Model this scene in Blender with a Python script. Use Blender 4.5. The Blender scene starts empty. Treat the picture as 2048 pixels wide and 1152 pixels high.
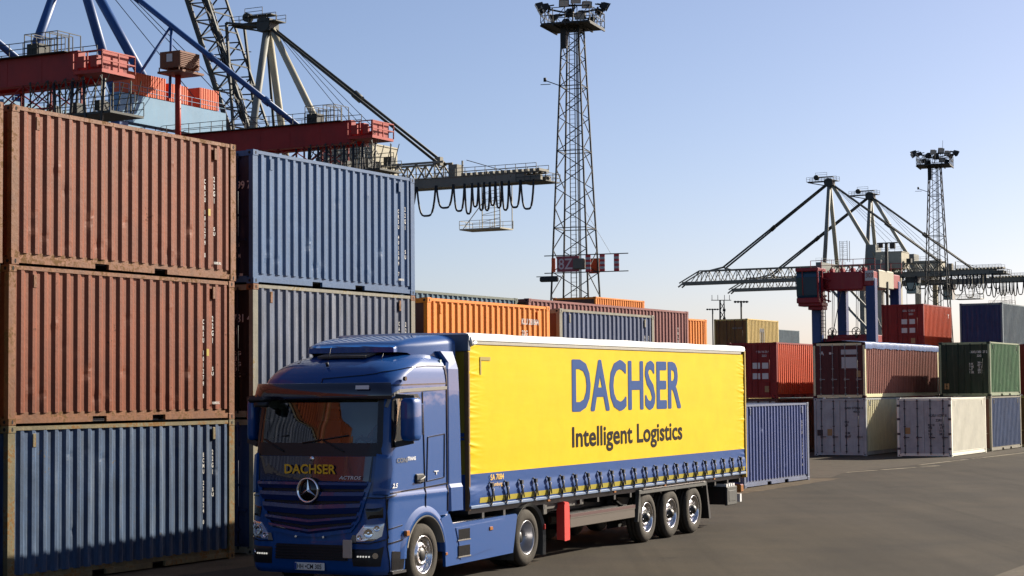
import bpy, math, random
from mathutils import Vector, Matrix
R = math.radians
random.seed(7)
scene = bpy.context.scene
COL = scene.collection
PI = math.pi

# ------------------------------------------------------------ camera, world, sun
cam_d = bpy.data.cameras.new("camera"); cam = bpy.data.objects.new("camera", cam_d); COL.objects.link(cam)
cam_d.sensor_width = 36; cam_d.lens = 3820.9/2048*36
cam_d.clip_start = .5; cam_d.clip_end = 6000
cam.matrix_world = Matrix.Translation((0, 0, 3.102)) @ Matrix.Rotation(R(90+3.049), 4, 'X') @ Matrix.Rotation(R(-.498), 4, 'Z')
scene.camera = cam
scene.render.resolution_x, scene.render.resolution_y = 1024, 576

TH = R(27.884)                                   # heading of the container rows, clockwise from +Y
SUN_AZ, SUN_EL = -27.884+62.0, 26.4              # degrees above +X, elevation
w = bpy.data.worlds.new("World"); scene.world = w; w.use_nodes = True
nt = w.node_tree; bg = nt.nodes['Background']
sky = nt.nodes.new('ShaderNodeTexSky'); sky.sky_type = 'NISHITA'; sky.sun_disc = False
sky.sun_elevation = R(SUN_EL); sky.sun_rotation = R(90-SUN_AZ)
sky.air_density = .72; sky.dust_density = 1.0; sky.ozone_density = 6; sky.altitude = 0
tint = nt.nodes.new('ShaderNodeMix'); tint.data_type = 'RGBA'; tint.blend_type = 'MULTIPLY'; tint.inputs[0].default_value = 1; tint.inputs[7].default_value = (1.40, 1.07, .90, 1)
nt.links.new(sky.outputs[0], tint.inputs[6]); nt.links.new(tint.outputs[2], bg.inputs[0]); bg.inputs[1].default_value = .07
sd = bpy.data.lights.new("sun", 'SUN'); sd.energy = 5.0; sd.angle = R(.5); sd.color = (1, .91, .76)
sun = bpy.data.objects.new("sun", sd); COL.objects.link(sun)
sv = Vector((math.cos(R(SUN_AZ))*math.cos(R(SUN_EL)), math.sin(R(SUN_AZ))*math.cos(R(SUN_EL)), math.sin(R(SUN_EL))))
sun.rotation_euler = sv.to_track_quat('Z', 'Y').to_euler(); sun.location = (60, 60, 80)
scene.view_settings.view_transform = 'Standard'; scene.view_settings.look = 'None'
scene.view_settings.gamma = 1; scene.view_settings.exposure = 1.07

# ------------------------------------------------------------ mesh builder
class MB:
    def __init__(s): s.v = []; s.f = []; s.m = []; s.sm = []
    def add(s, vs, fs, m=0, smooth=False):
        o = len(s.v); s.v += [tuple(v) for v in vs]
        for f in fs: s.f.append([i+o for i in f]); s.m.append(m); s.sm.append(smooth)
        return s
    def box(s, a, b, m=0):
        x0, y0, z0 = a; x1, y1, z1 = b
        if x0 > x1: x0, x1 = x1, x0
        if y0 > y1: y0, y1 = y1, y0
        if z0 > z1: z0, z1 = z1, z0
        v = [(x0,y0,z0),(x1,y0,z0),(x1,y1,z0),(x0,y1,z0),(x0,y0,z1),(x1,y0,z1),(x1,y1,z1),(x0,y1,z1)]
        return s.add(v, [(3,2,1,0),(4,5,6,7),(0,1,5,4),(1,2,6,5),(2,3,7,6),(3,0,4,7)], m)
    def bev(s, a, b, r=.02, m=0):
        # chamfered box
        x0, y0, z0 = a; x1, y1, z1 = b
        prof = [(x0+r,y0),(x1-r,y0),(x1,y0+r),(x1,y1-r),(x1-r,y1),(x0+r,y1),(x0,y1-r),(x0,y0+r)]
        inn = [(min(max(x, x0+r), x1-r), min(max(y, y0+r), y1-r)) for x, y in prof]
        rings = [[(x, y, z0) for x, y in inn], [(x, y, z0+r) for x, y in prof], [(x, y, z1-r) for x, y in prof], [(x, y, z1) for x, y in inn]]
        return s.rings(rings, m, True, True)
    def rings(s, rings, m=0, cap0=False, cap1=False, smooth=False, closed=True):
        n = len(rings[0]); vs = [p for r in rings for p in r]; fs = []
        for k in range(len(rings)-1):
            for i in range(n if closed else n-1):
                j = (i+1) % n; fs.append((k*n+i, k*n+j, (k+1)*n+j, (k+1)*n+i))
        s.add(vs, fs, m, smooth)
        o = len(s.v)-len(vs)
        if cap0: s.f.append([o+i for i in range(n)][::-1]); s.m.append(m); s.sm.append(False)
        if cap1: s.f.append([o+(len(rings)-1)*n+i for i in range(n)]); s.m.append(m); s.sm.append(False)
        return s
    def frame(s, d, up=Vector((0,0,1))):
        d = d.normalized()
        if abs(d.dot(up)) > .99: up = Vector((1,0,0))
        a = d.cross(up).normalized(); return a, a.cross(d).normalized()
    def tube(s, p0, p1, r, n=6, m=0, r1=None, smooth=True, caps=True):
        p0 = Vector(p0); p1 = Vector(p1); a, b = s.frame(p1-p0); r1 = r if r1 is None else r1
        A = [p0+(a*math.cos(t)+b*math.sin(t))*r for t in [2*PI*i/n for i in range(n)]]
        B = [p1+(a*math.cos(t)+b*math.sin(t))*r1 for t in [2*PI*i/n for i in range(n)]]
        return s.rings([A, B], m, caps, caps, smooth)
    def bar(s, p0, p1, w, h=None, m=0):
        h = h or w; p0 = Vector(p0); p1 = Vector(p1); a, b = s.frame(p1-p0)
        q = [(-w/2,-h/2),(w/2,-h/2),(w/2,h/2),(-w/2,h/2)]
        return s.rings([[p0+a*x+b*y for x, y in q], [p1+a*x+b*y for x, y in q]], m, True, True)
    def path(s, pts, r, n=6, m=0):
        pts = [Vector(p) for p in pts]; rings = []
        for i, p in enumerate(pts):
            d = (pts[min(i+1, len(pts)-1)]-pts[max(i-1, 0)])
            a, b = s.frame(d, Vector((0.3,.2,1)))
            rings.append([p+(a*math.cos(2*PI*k/n)+b*math.sin(2*PI*k/n))*r for k in range(n)])
        return s.rings(rings, m, True, True, True)
    def lathe_y(s, prof, c, n=40, m=0, smooth=True, cap=False):
        # prof: (radius, y offset); axis along y through c
        rings = [[(c[0]+r*math.cos(2*PI*i/n), c[1]+y, c[2]+r*math.sin(2*PI*i/n)) for i in range(n)] for r, y in prof]
        return s.rings(rings, m, cap, cap, smooth)
    def prism(s, poly, y0, y1, m=0, ax='y'):
        # poly of 2D points extruded along axis
        def P(a, b, c): return {'y': (a, c, b), 'x': (c, a, b), 'z': (a, b, c)}[ax]
        n = len(poly)
        vs = [P(a, b, y0) for a, b in poly]+[P(a, b, y1) for a, b in poly]
        return s.add(vs, [tuple(range(n)), tuple(range(2*n-1, n-1, -1))]+[(i, i+n, (i+1) % n+n, (i+1) % n) for i in range(n)], m)
    def build(s, name, mats, parent=None):
        me = bpy.data.meshes.new(name); me.from_pydata(s.v, [], s.f)
        for mt in (mats if isinstance(mats, (list, tuple)) else [mats]): me.materials.append(mt)
        me.polygons.foreach_set('material_index', s.m); me.polygons.foreach_set('use_smooth', s.sm)
        me.update()
        o = bpy.data.objects.new(name, me); COL.objects.link(o)
        if parent: o.parent = parent
        return o

def tag(o, label=None, cat=None, group=None, kind=None):
    if label: o['label'] = label
    if cat: o['category'] = cat
    if group: o['group'] = group
    if kind: o['kind'] = kind
    return o
def thing(name, label, cat, loc, rz=0, group=None):
    o = bpy.data.objects.new(name, None); COL.objects.link(o); o.empty_display_size = .3
    o.location = loc; o.rotation_euler = (0, 0, rz)
    return tag(o, label, cat, group)
def copy_tree(o, parent=None):
    c = o.copy(); COL.objects.link(c); c.parent = parent
    for ch in list(o.children): copy_tree(ch, c)
    return c

D = Vector((math.sin(TH), math.cos(TH), 0)); N = Vector((math.cos(TH), -math.sin(TH), 0))
def W(u, p, z=0): return D*u+N*p+Vector((0, 0, z))
RZC = PI/2-TH                                    # local x along D, local y along -N

# ------------------------------------------------------------ materials
KA = .60
def mat(name, col, rough=.5, metal=0, coat=0, **k):
    if metal < .5: col = tuple(c*KA for c in col)
    m = bpy.data.materials.new(name); m.use_nodes = True
    b = m.node_tree.nodes['Principled BSDF']
    b.inputs['Base Color'].default_value = (*col, 1); b.inputs['Roughness'].default_value = rough
    b.inputs['Metallic'].default_value = metal
    if coat: b.inputs['Coat Weight'].default_value = coat; b.inputs['Coat Roughness'].default_value = .03
    if k.get('spec') is not None: b.inputs['Specular IOR Level'].default_value = k['spec']
    if k.get('emit'): b.inputs['Emission Color'].default_value = (*k['emit'], 1); b.inputs['Emission Strength'].default_value = k.get('es', 1)
    return m
def nd(nt, t, **k):
    n = nt.nodes.new(t)
    for a, v in k.items():
        if a in ('operation', 'blend_type', 'data_type', 'noise_dimensions'): setattr(n, a, v)
        else: n.inputs[a].default_value = v
    return n
def weathered(name, col, rust=.25, rough=.55, streak=.5, rustcol=(.16, .065, .025), dust=(.28, .22, .15), bump=.15, vary=.25, scale=1.0, coat=0, metal=0):
    """painted steel: mottled colour, vertical streaks, rust patches with a shape of their own"""
    m = mat(name, col, rough, metal, coat, spec=.28); nt = m.node_tree; L = nt.links.new; b = nt.nodes['Principled BSDF']
    col = tuple(c*KA for c in col); dust = tuple(c*KA for c in dust); rustcol = tuple(c*KA for c in rustcol)
    tc = nd(nt, 'ShaderNodeTexCoord'); oi = nd(nt, 'ShaderNodeObjectInfo')
    add = nd(nt, 'ShaderNodeVectorMath', operation='ADD'); sc = nd(nt, 'ShaderNodeVectorMath', operation='SCALE'); sc.inputs[3].default_value = 37
    cmb = nd(nt, 'ShaderNodeCombineXYZ'); L(oi.outputs['Random'], cmb.inputs[0]); L(oi.outputs['Random'], cmb.inputs[1]); L(cmb.outputs[0], sc.inputs[0])
    L(tc.outputs['Object'], add.inputs[0]); L(sc.outputs[0], add.inputs[1])
    mp = nd(nt, 'ShaderNodeMapping'); mp.inputs['Scale'].default_value = (9*scale, 9*scale, .7*scale); L(add.outputs[0], mp.inputs[0])
    n1 = nd(nt, 'ShaderNodeTexNoise', Scale=1.0, Detail=8, Roughness=.65); L(mp.outputs[0], n1.inputs['Vector'])
    n2 = nd(nt, 'ShaderNodeTexNoise', Scale=1.6*scale, Detail=10, Roughness=.7); L(add.outputs[0], n2.inputs['Vector'])
    n3 = nd(nt, 'ShaderNodeTexNoise', Scale=14*scale, Detail=8, Roughness=.7); L(add.outputs[0], n3.inputs['Vector'])
    # brightness variation
    r1 = nd(nt, 'ShaderNodeMapRange'); r1.inputs[1].default_value = .3; r1.inputs[2].default_value = .7; r1.inputs[3].default_value = 1-vary; r1.inputs[4].default_value = 1+vary*.6; L(n2.outputs[0], r1.inputs[0])
    r2 = nd(nt, 'ShaderNodeMapRange'); r2.inputs[1].default_value = .35; r2.inputs[2].default_value = .65; r2.inputs[3].default_value = 1-vary*streak; r2.inputs[4].default_value = 1+vary*streak*.5; L(n1.outputs[0], r2.inputs[0])
    mu = nd(nt, 'ShaderNodeMath', operation='MULTIPLY'); L(r1.outputs[0], mu.inputs[0]); L(r2.outputs[0], mu.inputs[1])
    hv = nd(nt, 'ShaderNodeHueSaturation'); hv.inputs['Color'].default_value = (*col, 1); L(mu.outputs[0], hv.inputs['Value'])
    # dusty streaks
    d1 = nd(nt, 'ShaderNodeMapRange'); d1.inputs[1].default_value = .52; d1.inputs[2].default_value = .8; d1.inputs[4].default_value = .55*streak; L(n1.outputs[0], d1.inputs[0])
    mx = nd(nt, 'ShaderNodeMix', data_type='RGBA'); L(d1.outputs[0], mx.inputs[0]); L(hv.outputs[0], mx.inputs[6]); mx.inputs[7].default_value = (*dust, 1)
    # rust
    ad = nd(nt, 'ShaderNodeMath', operation='MULTIPLY'); L(n3.outputs[0], ad.inputs[0]); L(n2.outputs[0], ad.inputs[1])
    lo = .42-.22*rust
    r3 = nd(nt, 'ShaderNodeMapRange'); r3.inputs[1].default_value = lo; r3.inputs[2].default_value = lo+.05; L(ad.outputs[0], r3.inputs[0])
    mx2 = nd(nt, 'ShaderNodeMix', data_type='RGBA'); L(r3.outputs[0], mx2.inputs[0]); L(mx.outputs[2], mx2.inputs[6]); mx2.inputs[7].default_value = (*rustcol, 1)
    L(mx2.outputs[2], b.inputs['Base Color'])
    rr = nd(nt, 'ShaderNodeMapRange'); rr.inputs[3].default_value = rough; rr.inputs[4].default_value = .9; L(r3.outputs[0], rr.inputs[0]); L(rr.outputs[0], b.inputs['Roughness'])
    bp = nd(nt, 'ShaderNodeBump', Strength=bump, Distance=.02); L(n3.outputs[0], bp.inputs['Height']); L(bp.outputs[0], b.inputs['Normal'])
    return m

M = {}
M['steel_dark'] = weathered('dark_painted_steel', (.035, .037, .036), .2, .6)
M['chassis'] = mat('black_chassis_paint', (.012, .012, .013), .55)
M['black'] = mat('black_plastic', (.015, .015, .017), .5)
M['gloss_black'] = mat('gloss_black', (.006, .006, .01), .12)
M['hole'] = mat('casting_hole', (.006, .005, .005), .9)
M['white_mark'] = mat('white_marking_paint', (.85, .84, .8), .6)
M['grey_mark'] = mat('grey_marking_paint', (.6, .6, .6), .6)
M['yellow_sticker'] = mat('yellow_sticker', (.6, .42, .02), .5)
M['tan_sticker'] = mat('tan_sticker', (.45, .27, .1), .5)
M['ink'] = mat('dark_ink', (.02, .02, .03), .6)

# ------------------------------------------------------------ lettering
def text_mesh(s, body_w, body_h, origin, xdir, updir, m, parent, name='lettering', bold=0.0, lines=1, proud=.003, align='LEFT', shear=0, fat=0):
    cu = bpy.data.curves.new('txt', 'FONT'); cu.body = s; cu.size = 1; cu.offset = bold; cu.align_x = align; cu.resolution_u = 3
    cu.space_line = .98; cu.shear = shear
    ob = bpy.data.objects.new('txt', cu); COL.objects.link(ob)
    dg = bpy.context.evaluated_depsgraph_get()
    me = bpy.data.meshes.new_from_object(ob.evaluated_get(dg))
    bpy.data.objects.remove(ob)
    xs = [v.co.x for v in me.vertices]; ys = [v.co.y for v in me.vertices]
    x0, x1, y0, y1 = min(xs), max(xs), min(ys), max(ys)
    X = Vector(xdir).normalized(); U = Vector(updir).normalized(); O = Vector(origin); Z = X.cross(U)
    fs_ = [tuple(p.vertices) for p in me.polygons]; vs_ = []; ff_ = []
    for k, (dx, dy) in enumerate(((0, 0), (-1, -.6), (1, .6), (-1, .6), (1, -.6), (0, -1), (0, 1)) if fat else ((0, 0),)):
        o_ = len(vs_)
        for v in me.vertices:
            a = fat+(v.co.x-x0)/(x1-x0)*(body_w-2*fat)+dx*fat; b = fat+(v.co.y-y0)/(y1-y0)*(body_h-2*fat)+dy*fat
            vs_.append(O+X*a+U*b+Z*(proud+k*.0004))
        ff_ += [tuple(i+o_ for i in f) for f in fs_]
    me = bpy.data.meshes.new(name); me.from_pydata(vs_, [], ff_)
    me.materials.clear(); me.materials.append(m)
    o = bpy.data.objects.new(name, me); COL.objects.link(o); o.parent = parent
    return o
# ------------------------------------------------------------ ground
def asphalt():
    m = mat('asphalt', (.07, .062, .052), .9, spec=.12); nt = m.node_tree; L = nt.links.new; b = nt.nodes['Principled BSDF']
    tc = nd(nt, 'ShaderNodeTexCoord')
    mp = nd(nt, 'ShaderNodeMapping'); mp.inputs['Rotation'].default_value = (0, 0, TH); mp.inputs['Scale'].default_value = (.5, .05, 1); L(tc.outputs['Object'], mp.inputs[0])
    big = nd(nt, 'ShaderNodeTexNoise', Scale=.35, Detail=5, Roughness=.6); L(tc.outputs['Object'], big.inputs['Vector'])
    trk = nd(nt, 'ShaderNodeTexNoise', Scale=1.2, Detail=4, Roughness=.6); L(mp.outputs[0], trk.inputs['Vector'])
    fine = nd(nt, 'ShaderNodeTexNoise', Scale=18, Detail=8, Roughness=.85); L(tc.outputs['Object'], fine.inputs['Vector'])
    vo = nd(nt, 'ShaderNodeTexVoronoi', Scale=90); L(tc.outputs['Object'], vo.inputs['Vector'])
    cr = nd(nt, 'ShaderNodeValToRGB'); cr.color_ramp.elements[0].position = .3; cr.color_ramp.elements[0].color = (.036, .031, .025, 1)
    cr.color_ramp.elements[1].position = .72; cr.color_ramp.elements[1].color = (.056, .046, .033, 1); L(big.outputs[0], cr.inputs[0])
    m1 = nd(nt, 'ShaderNodeMapRange'); m1.inputs[1].default_value = .3; m1.inputs[2].default_value = .7; m1.inputs[3].default_value = .8; m1.inputs[4].default_value = 1.2; L(trk.outputs[0], m1.inputs[0])
    m2 = nd(nt, 'ShaderNodeMapRange'); m2.inputs[1].default_value = .25; m2.inputs[2].default_value = .75; m2.inputs[3].default_value = .6; m2.inputs[4].default_value = 1.45; L(fine.outputs[0], m2.inputs[0])
    mu = nd(nt, 'ShaderNodeMath', operation='MULTIPLY'); L(m1.outputs[0], mu.inputs[0]); L(m2.outputs[0], mu.inputs[1])
    hv = nd(nt, 'ShaderNodeHueSaturation'); L(cr.outputs[0], hv.inputs['Color']); L(mu.outputs[0], hv.inputs['Value']); L(hv.outputs[0], b.inputs['Base Color'])
    # tyre tracks along the rows, dark oil stains
    mp2 = nd(nt, 'ShaderNodeMapping'); mp2.inputs['Rotation'].default_value = (0, 0, TH+.03); mp2.inputs['Scale'].default_value = (1.1, .012, 1); L(tc.outputs['Object'], mp2.inputs[0])
    tr2 = nd(nt, 'ShaderNodeTexNoise', Scale=1.0, Detail=3, Roughness=.7); L(mp2.outputs[0], tr2.inputs['Vector'])
    m3 = nd(nt, 'ShaderNodeMapRange'); m3.inputs[1].default_value = .52; m3.inputs[2].default_value = .66; m3.inputs[3].default_value = 1.0; m3.inputs[4].default_value = .8; L(tr2.outputs[0], m3.inputs[0])
    oil = nd(nt, 'ShaderNodeTexNoise', Scale=.9, Detail=4, Roughness=.55); L(tc.outputs['Object'], oil.inputs['Vector'])
    m4 = nd(nt, 'ShaderNodeMapRange'); m4.inputs[1].default_value = .66; m4.inputs[2].default_value = .72; m4.inputs[3].default_value = 1.0; m4.inputs[4].default_value = .75; L(oil.outputs[0], m4.inputs[0])
    mq = nd(nt, 'ShaderNodeMath', operation='MULTIPLY'); L(m3.outputs[0], mq.inputs[0]); L(m4.outputs[0], mq.inputs[1])
    mr = nd(nt, 'ShaderNodeMath', operation='MULTIPLY'); L(mu.outputs[0], mr.inputs[0]); L(mq.outputs[0], mr.inputs[1]); L(mr.outputs[0], hv.inputs['Value'])
    bp = nd(nt, 'ShaderNodeBump', Strength=.35, Distance=.01); L(vo.outputs[0], bp.inputs['Height']); L(bp.outputs[0], b.inputs['Normal'])
    return m
def gravel(name, c0, c1, sc=25):
    c0 = tuple(c*KA for c in c0); c1 = tuple(c*KA for c in c1)
    m = mat(name, c0, .9, spec=.15); nt = m.node_tree; L = nt.links.new; b = nt.nodes['Principled BSDF']
    tc = nd(nt, 'ShaderNodeTexCoord')
    n = nd(nt, 'ShaderNodeTexNoise', Scale=1.2, Detail=10, Roughness=.75); L(tc.outputs['Object'], n.inputs['Vector'])
    f = nd(nt, 'ShaderNodeTexNoise', Scale=sc, Detail=6, Roughness=.8); L(tc.outputs['Object'], f.inputs['Vector'])
    cr = nd(nt, 'ShaderNodeValToRGB'); cr.color_ramp.elements[0].position = .35; cr.color_ramp.elements[0].color = (*c0, 1)
    cr.color_ramp.elements[1].position = .65; cr.color_ramp.elements[1].color = (*c1, 1); L(n.outputs[0], cr.inputs[0])
    m2 = nd(nt, 'ShaderNodeMapRange'); m2.inputs[1].default_value = .25; m2.inputs[2].default_value = .75; m2.inputs[3].default_value = .5; m2.inputs[4].default_value = 1.5; L(f.outputs[0], m2.inputs[0])
    hv = nd(nt, 'ShaderNodeHueSaturation'); L(cr.outputs[0], hv.inputs['Color']); L(m2.outputs[0], hv.inputs['Value']); L(hv.outputs[0], b.inputs['Base Color'])
    bp = nd(nt, 'ShaderNodeBump', Strength=.5, Distance=.02); L(f.outputs[0], bp.inputs['Height']); L(bp.outputs[0], b.inputs['Normal'])
    return m
g = MB(); g.add([(-3000, -400, 0), (3000, -400, 0), (3000, 5000, 0), (-3000, 5000, 0)], [(0, 1, 2, 3)])
tag(g.build('ground', asphalt()), kind='structure')
def sheet(name, pts, z, m, kind='structure'):
    b = MB(); b.add([tuple(W(u, p, z)) for u, p in pts], [tuple(range(len(pts)))]); o = b.build(name, m)
    if o.data.polygons[0].normal.z < 0: o.data.flip_normals()
    return tag(o, kind=kind)
random.seed(3)
edge = []
u = -40.0
while u < 63:
    edge.append((u, -20.15-.35*max(0, (u-48)/14)-.12*random.random())); u += .6
sheet('storage_pavement', [(-40, -60), (62.99, -60)]+edge[::-1], .004, gravel('gravel_strip', (.10, .072, .042), (.19, .14, .085)))
sheet('far_pavement', [(63.0, -21.1), (67.1, -21.9), (74.3, -21.3), (90, -20.9), (140, -20.6), (140, -75), (63.0, -75)], .004, gravel('far_paving', (.075, .062, .045), (.12, .098, .07), 12))
sheet('kerb_strip', [(20, -7.75), (60, -7.75), (60, 6), (20, 6)], .004, gravel('edge_paving', (.14, .115, .085), (.2, .17, .13)))
def line(pts, wd, z, m, name):
    b = MB()
    for k in range(len(pts)-1):
        if random.random() < .12: continue
        a = Vector(W(*pts[k], z)); c = Vector(W(*pts[k+1], z)); d = (c-a).normalized(); s = Vector((-d.y, d.x, 0))*wd/2*random.uniform(.5, 1)
        b.add([a-s, c-s, c+s, a+s], [(0, 1, 2, 3)])
    return tag(b.build(name, m), kind='structure')
wp = gravel('worn_line_paint', (.3, .26, .19), (.5, .44, .33))
line([(67+.35*i, -21.83+.083*i if i < 20 else -21.2+.018*(i-20)) for i in range(80)], .26, .009, wp, 'road_marking')

# ------------------------------------------------------------ containers
def corr(L0, L1, base, top, depth, amp_rows=1, dents=(), inset=0.0, flip=1, pitch=.278, yb=0.0):
    """corrugated wall in x from L0..L1, z base..top; outer face at yb, recess toward +y by depth"""
    n = max(2, round((L1-L0)/pitch)); pt = (L1-L0)/n; xs = []
    for i in range(n):
        x = L0+i*pt; s = pt/.278
        xs += [(x, 1), (x+.07*s, 1), (x+.139*s, 0), (x+.209*s, 0)]
    xs.append((L1, 1))
    zs = [base+(top-base)*k/amp_rows for k in range(amp_rows+1)]
    vs = []
    for z in zs:
        for x, dp in xs:
            y = yb+dp*depth*flip
            dx = 0
            for (cx, cz, r, a) in dents:
                q = ((x-cx)**2+(z-cz)**2)/(r*r)
                if q < 6: y += flip*a*math.exp(-q); dx += a*.4*math.exp(-q)
            vs.append((x+dx, y, z))
    k = len(xs); fs = []
    for r in range(len(zs)-1):
        for i in range(k-1):
            f = (r*k+i, r*k+i+1, (r+1)*k+i+1, (r+1)*k+i); fs.append(f if flip == 1 else f[::-1])
    return vs, fs

CW = 2.438
CH = 2.591
def container(label, u, p, z, L=6.058, H=CH, paint=None, frame=None, group=None, front='doors', detail=2, pockets=None, side='corr',
              roof='corr', doorpaint=None, rods=None, marks=None, lowstrip=True, dents=0, castm=None, seed=0, rotz=0.0, name='shipping_container', vents=True):
    rnd = random.Random(seed*31+5)
    loc = W(u, p, z)
    t = thing(name, label, 'container', loc, RZC+rotz, group)
    frame = frame or paint; doorpaint = doorpaint or paint; castm = castm or frame
    # --- frame: posts, rails
    b = MB(); pw = .16
    for (x0, x1) in ((0, pw), (L-pw, L)):
        b.box((x0, .004, .118), (x1, .10, H-.118)); b.box((x0, CW-.10, .118), (x1, CW-.004, H-.118))
    for y0, y1 in ((.008, .065), (CW-.065, CW-.008)):
        b.box((.178, y0, H-.075), (L-.178, y1, H-.01))                       # top rail
        pk = pockets if pockets is not None else ([(2.05, 2.41), (3.65, 4.01)] if L < 7 else [])
        xs = [.178]+[v for q in pk for v in q]+[L-.178]
        for i in range(0, len(xs), 2): b.box((xs[i], y0+.004, .035), (xs[i+1], y1, .125))
        ya, yb2 = (.045, .062) if y0 < 1 else (CW-.062, CW-.045)
        b.box((.16, ya, .1255), (L-.16, yb2, .215))
    for x0, x1 in ((.01, .10), (L-.10, L-.01)):
        b.box((x0, .162, .03), (x1, CW-.162, .15)); b.box((x0, .162, H-.12), (x1, CW-.162, H-.015))
    fo = b.build('frame', frame, t)
    dk = MB(); dk.box((.11, .07, .10), (L-.11, CW-.07, .19)); dk.build('floor', M['hole'], t)
    # --- castings
    def cast(bb, x, y, zz):
        x0 = x; y0 = y
        bb.bev((x0-.003, y0-.003, zz), (x0+.181, y0+.165, zz+.118), .008, 0)
        sd_ = -1 if y < 1 else 1; yy = (y0-.0045) if sd_ < 0 else y0+.1665
        ring = [(x0+.09+.022*math.cos(a)*1.0, yy, zz+.059+.037*math.sin(a)) for a in [2*PI*i/10 for i in range(10)]]
        bb.add(ring, [tuple(range(10)) if sd_ < 0 else tuple(range(9, -1, -1))], 1)
        if x < 1:
            ring = [(x0-.0045, y0+.082+.03*math.cos(a), zz+.059+.03*math.sin(a)) for a in [2*PI*i/10 for i in range(10)]]
            bb.add(ring, [tuple(range(9, -1, -1))], 1)
    spots = [(x, y, zz) for x in (0, L-.178) for y in (0, CW-.162) for zz in (0, H-.118)]
    if detail >= 2:
        for s_ in spots: c_ = MB(); cast(c_, *s_); c_.build('corner_casting', [castm, M['hole']], t)
    else:
        c_ = MB()
        for s_ in spots: cast(c_, *s_)
        c_.build('corner_casting', [castm, M['hole']], t)
    # --- sides
    rows = 44 if dents else 1
    dl = [(rnd.uniform(.5, L-.5), rnd.choice([.35, .4, .5, .9, 1.2, 1.7, 2.1])+rnd.uniform(-.1, .1), rnd.uniform(.045, .075), rnd.uniform(-.010, .016)) for _ in range(dents)]
    if side == 'flat':                                                       # insulated box with fine ribs
        b = MB(); n = round((L-.32)/.19)
        b.box((.16, .022, .2), (L-.16, .05, H-.075))
        for i in range(1, n): x = .16+(L-.32)*i/n; b.box((x-.010, .006, .24), (x+.010, .022, H-.1))
        b.build('side_wall', paint, t)
    else:
        vs, fs = corr(.16, L-.16, .2, H-.07, .036, rows, dl, yb=.014)
        b = MB(); b.add(vs, fs); b.build('side_wall', paint, t)
    vs, fs = corr(.16, L-.16, .2, H-.07, .036, 1, (), yb=CW-.014, flip=-1); b = MB(); b.add(vs, fs); b.build('side_wall', paint, t)
    if vents and detail >= 2:
        for x in (.62, L-.62):
            v = MB(); v.bev((x-.045, .004, H-.36), (x+.045, .03, H-.13), .012); v.build('vent', castm, t)
    # --- roof
    if roof == 'corr':
        b = MB(); vs, fs = corr(.10, L-.10, .04, CW-.04, .02, 1, (), yb=0)
        b.add([(x, z_, H-.012-y) for x, y, z_ in vs], [f[::-1] for f in fs]); b.build('roof', frame, t)
    elif roof == 'tarp':
        b = MB(); rr = random.Random(4); nx = 60; prof = [(-.012, -.26), (-.025, -.12), (-.02, -.02), (0, .02), (.3, .06), (1.2, .11), (2.1, .06), (CW, .02), (CW+.02, -.05), (CW+.012, -.2)]
        rings = []
        for i in range(nx+1):
            x = .02+(L-.04)*i/nx; k = rr.uniform(-.018, .018)
            rings.append([(x, y+(k*.6 if abs(y-1.2) > 1 else 0), H+z_+(k if z_ > -.1 else k*1.4)) for y, z_ in prof])
        b.rings(rings, 0, False, False, True, closed=False); b.build('tarpaulin', M['tarp'], t)
    # --- near end
    b = MB()
    if front == 'doors' or front == 'reefer':
        for k, (y0, y1) in enumerate(((.075, CW/2-.006), (CW/2+.006, CW-.075))):
            b = MB(); x0 = .03 if front == 'doors' else .012
            b.box((x0+.012, y0, .15), (.07, y1, H-.12))
            if front == 'doors':
                n = 4
                for i in range(n):
                    za = .2+(H-.36)*i/n; zb = .2+(H-.36)*(i+1)/n-.05
                    b.box((x0, y0+.03, za), (x0+.0125, y1-.03, zb))
            d_ = b.build('door', doorpaint, t)
            r_ = MB()
            for fr in (.26, .76):
                y = y0+(y1-y0)*fr
                r_.tube((x0-.02, y, .10), (x0-.02, y, H-.06), .017, 6)
                for zz in (.16, .45, 1.3, H-.5, H-.16): r_.box((x0-.035, y-.04, zz), (x0+.005, y+.04, zz+.05))
                r_.box((x0-.045, y-.20, .83), (x0-.025, y+.06, .87)); r_.box((x0-.05, y-.03, .78), (x0-.02, y+.03, .92))
            r_.build('lock_rod', rods or castm, d_)
            if front == 'reefer':
                h_ = MB(); yy = y0 if k == 0 else y1
                for zz in (.3, .95, 1.6, 2.2): h_.box((-.012, yy-.07, zz), (.016, yy+.07, zz+.10))
                h_.build('hinge', M['hinge'], d_)
    elif front == 'corr':
        vs, fs = corr(.1, CW-.1, .15, H-.12, .04, 1, (), yb=0)
        b.add([(.02+y, x, z_) for x, y, z_ in vs], [f[::-1] for f in fs]); b.build('end_wall', doorpaint, t)
    else:
        b.box((.03, .1, .15), (.06, CW-.1, H-.12)); b.build('end_wall', doorpaint, t)
    b = MB(); vs, fs = corr(.1, CW-.1, .15, H-.12, .04, 1, (), yb=0, flip=1)
    b.add([(L-.02-y, x, z_) for x, y, z_ in vs], fs); b.build('end_wall', paint, t)
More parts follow.
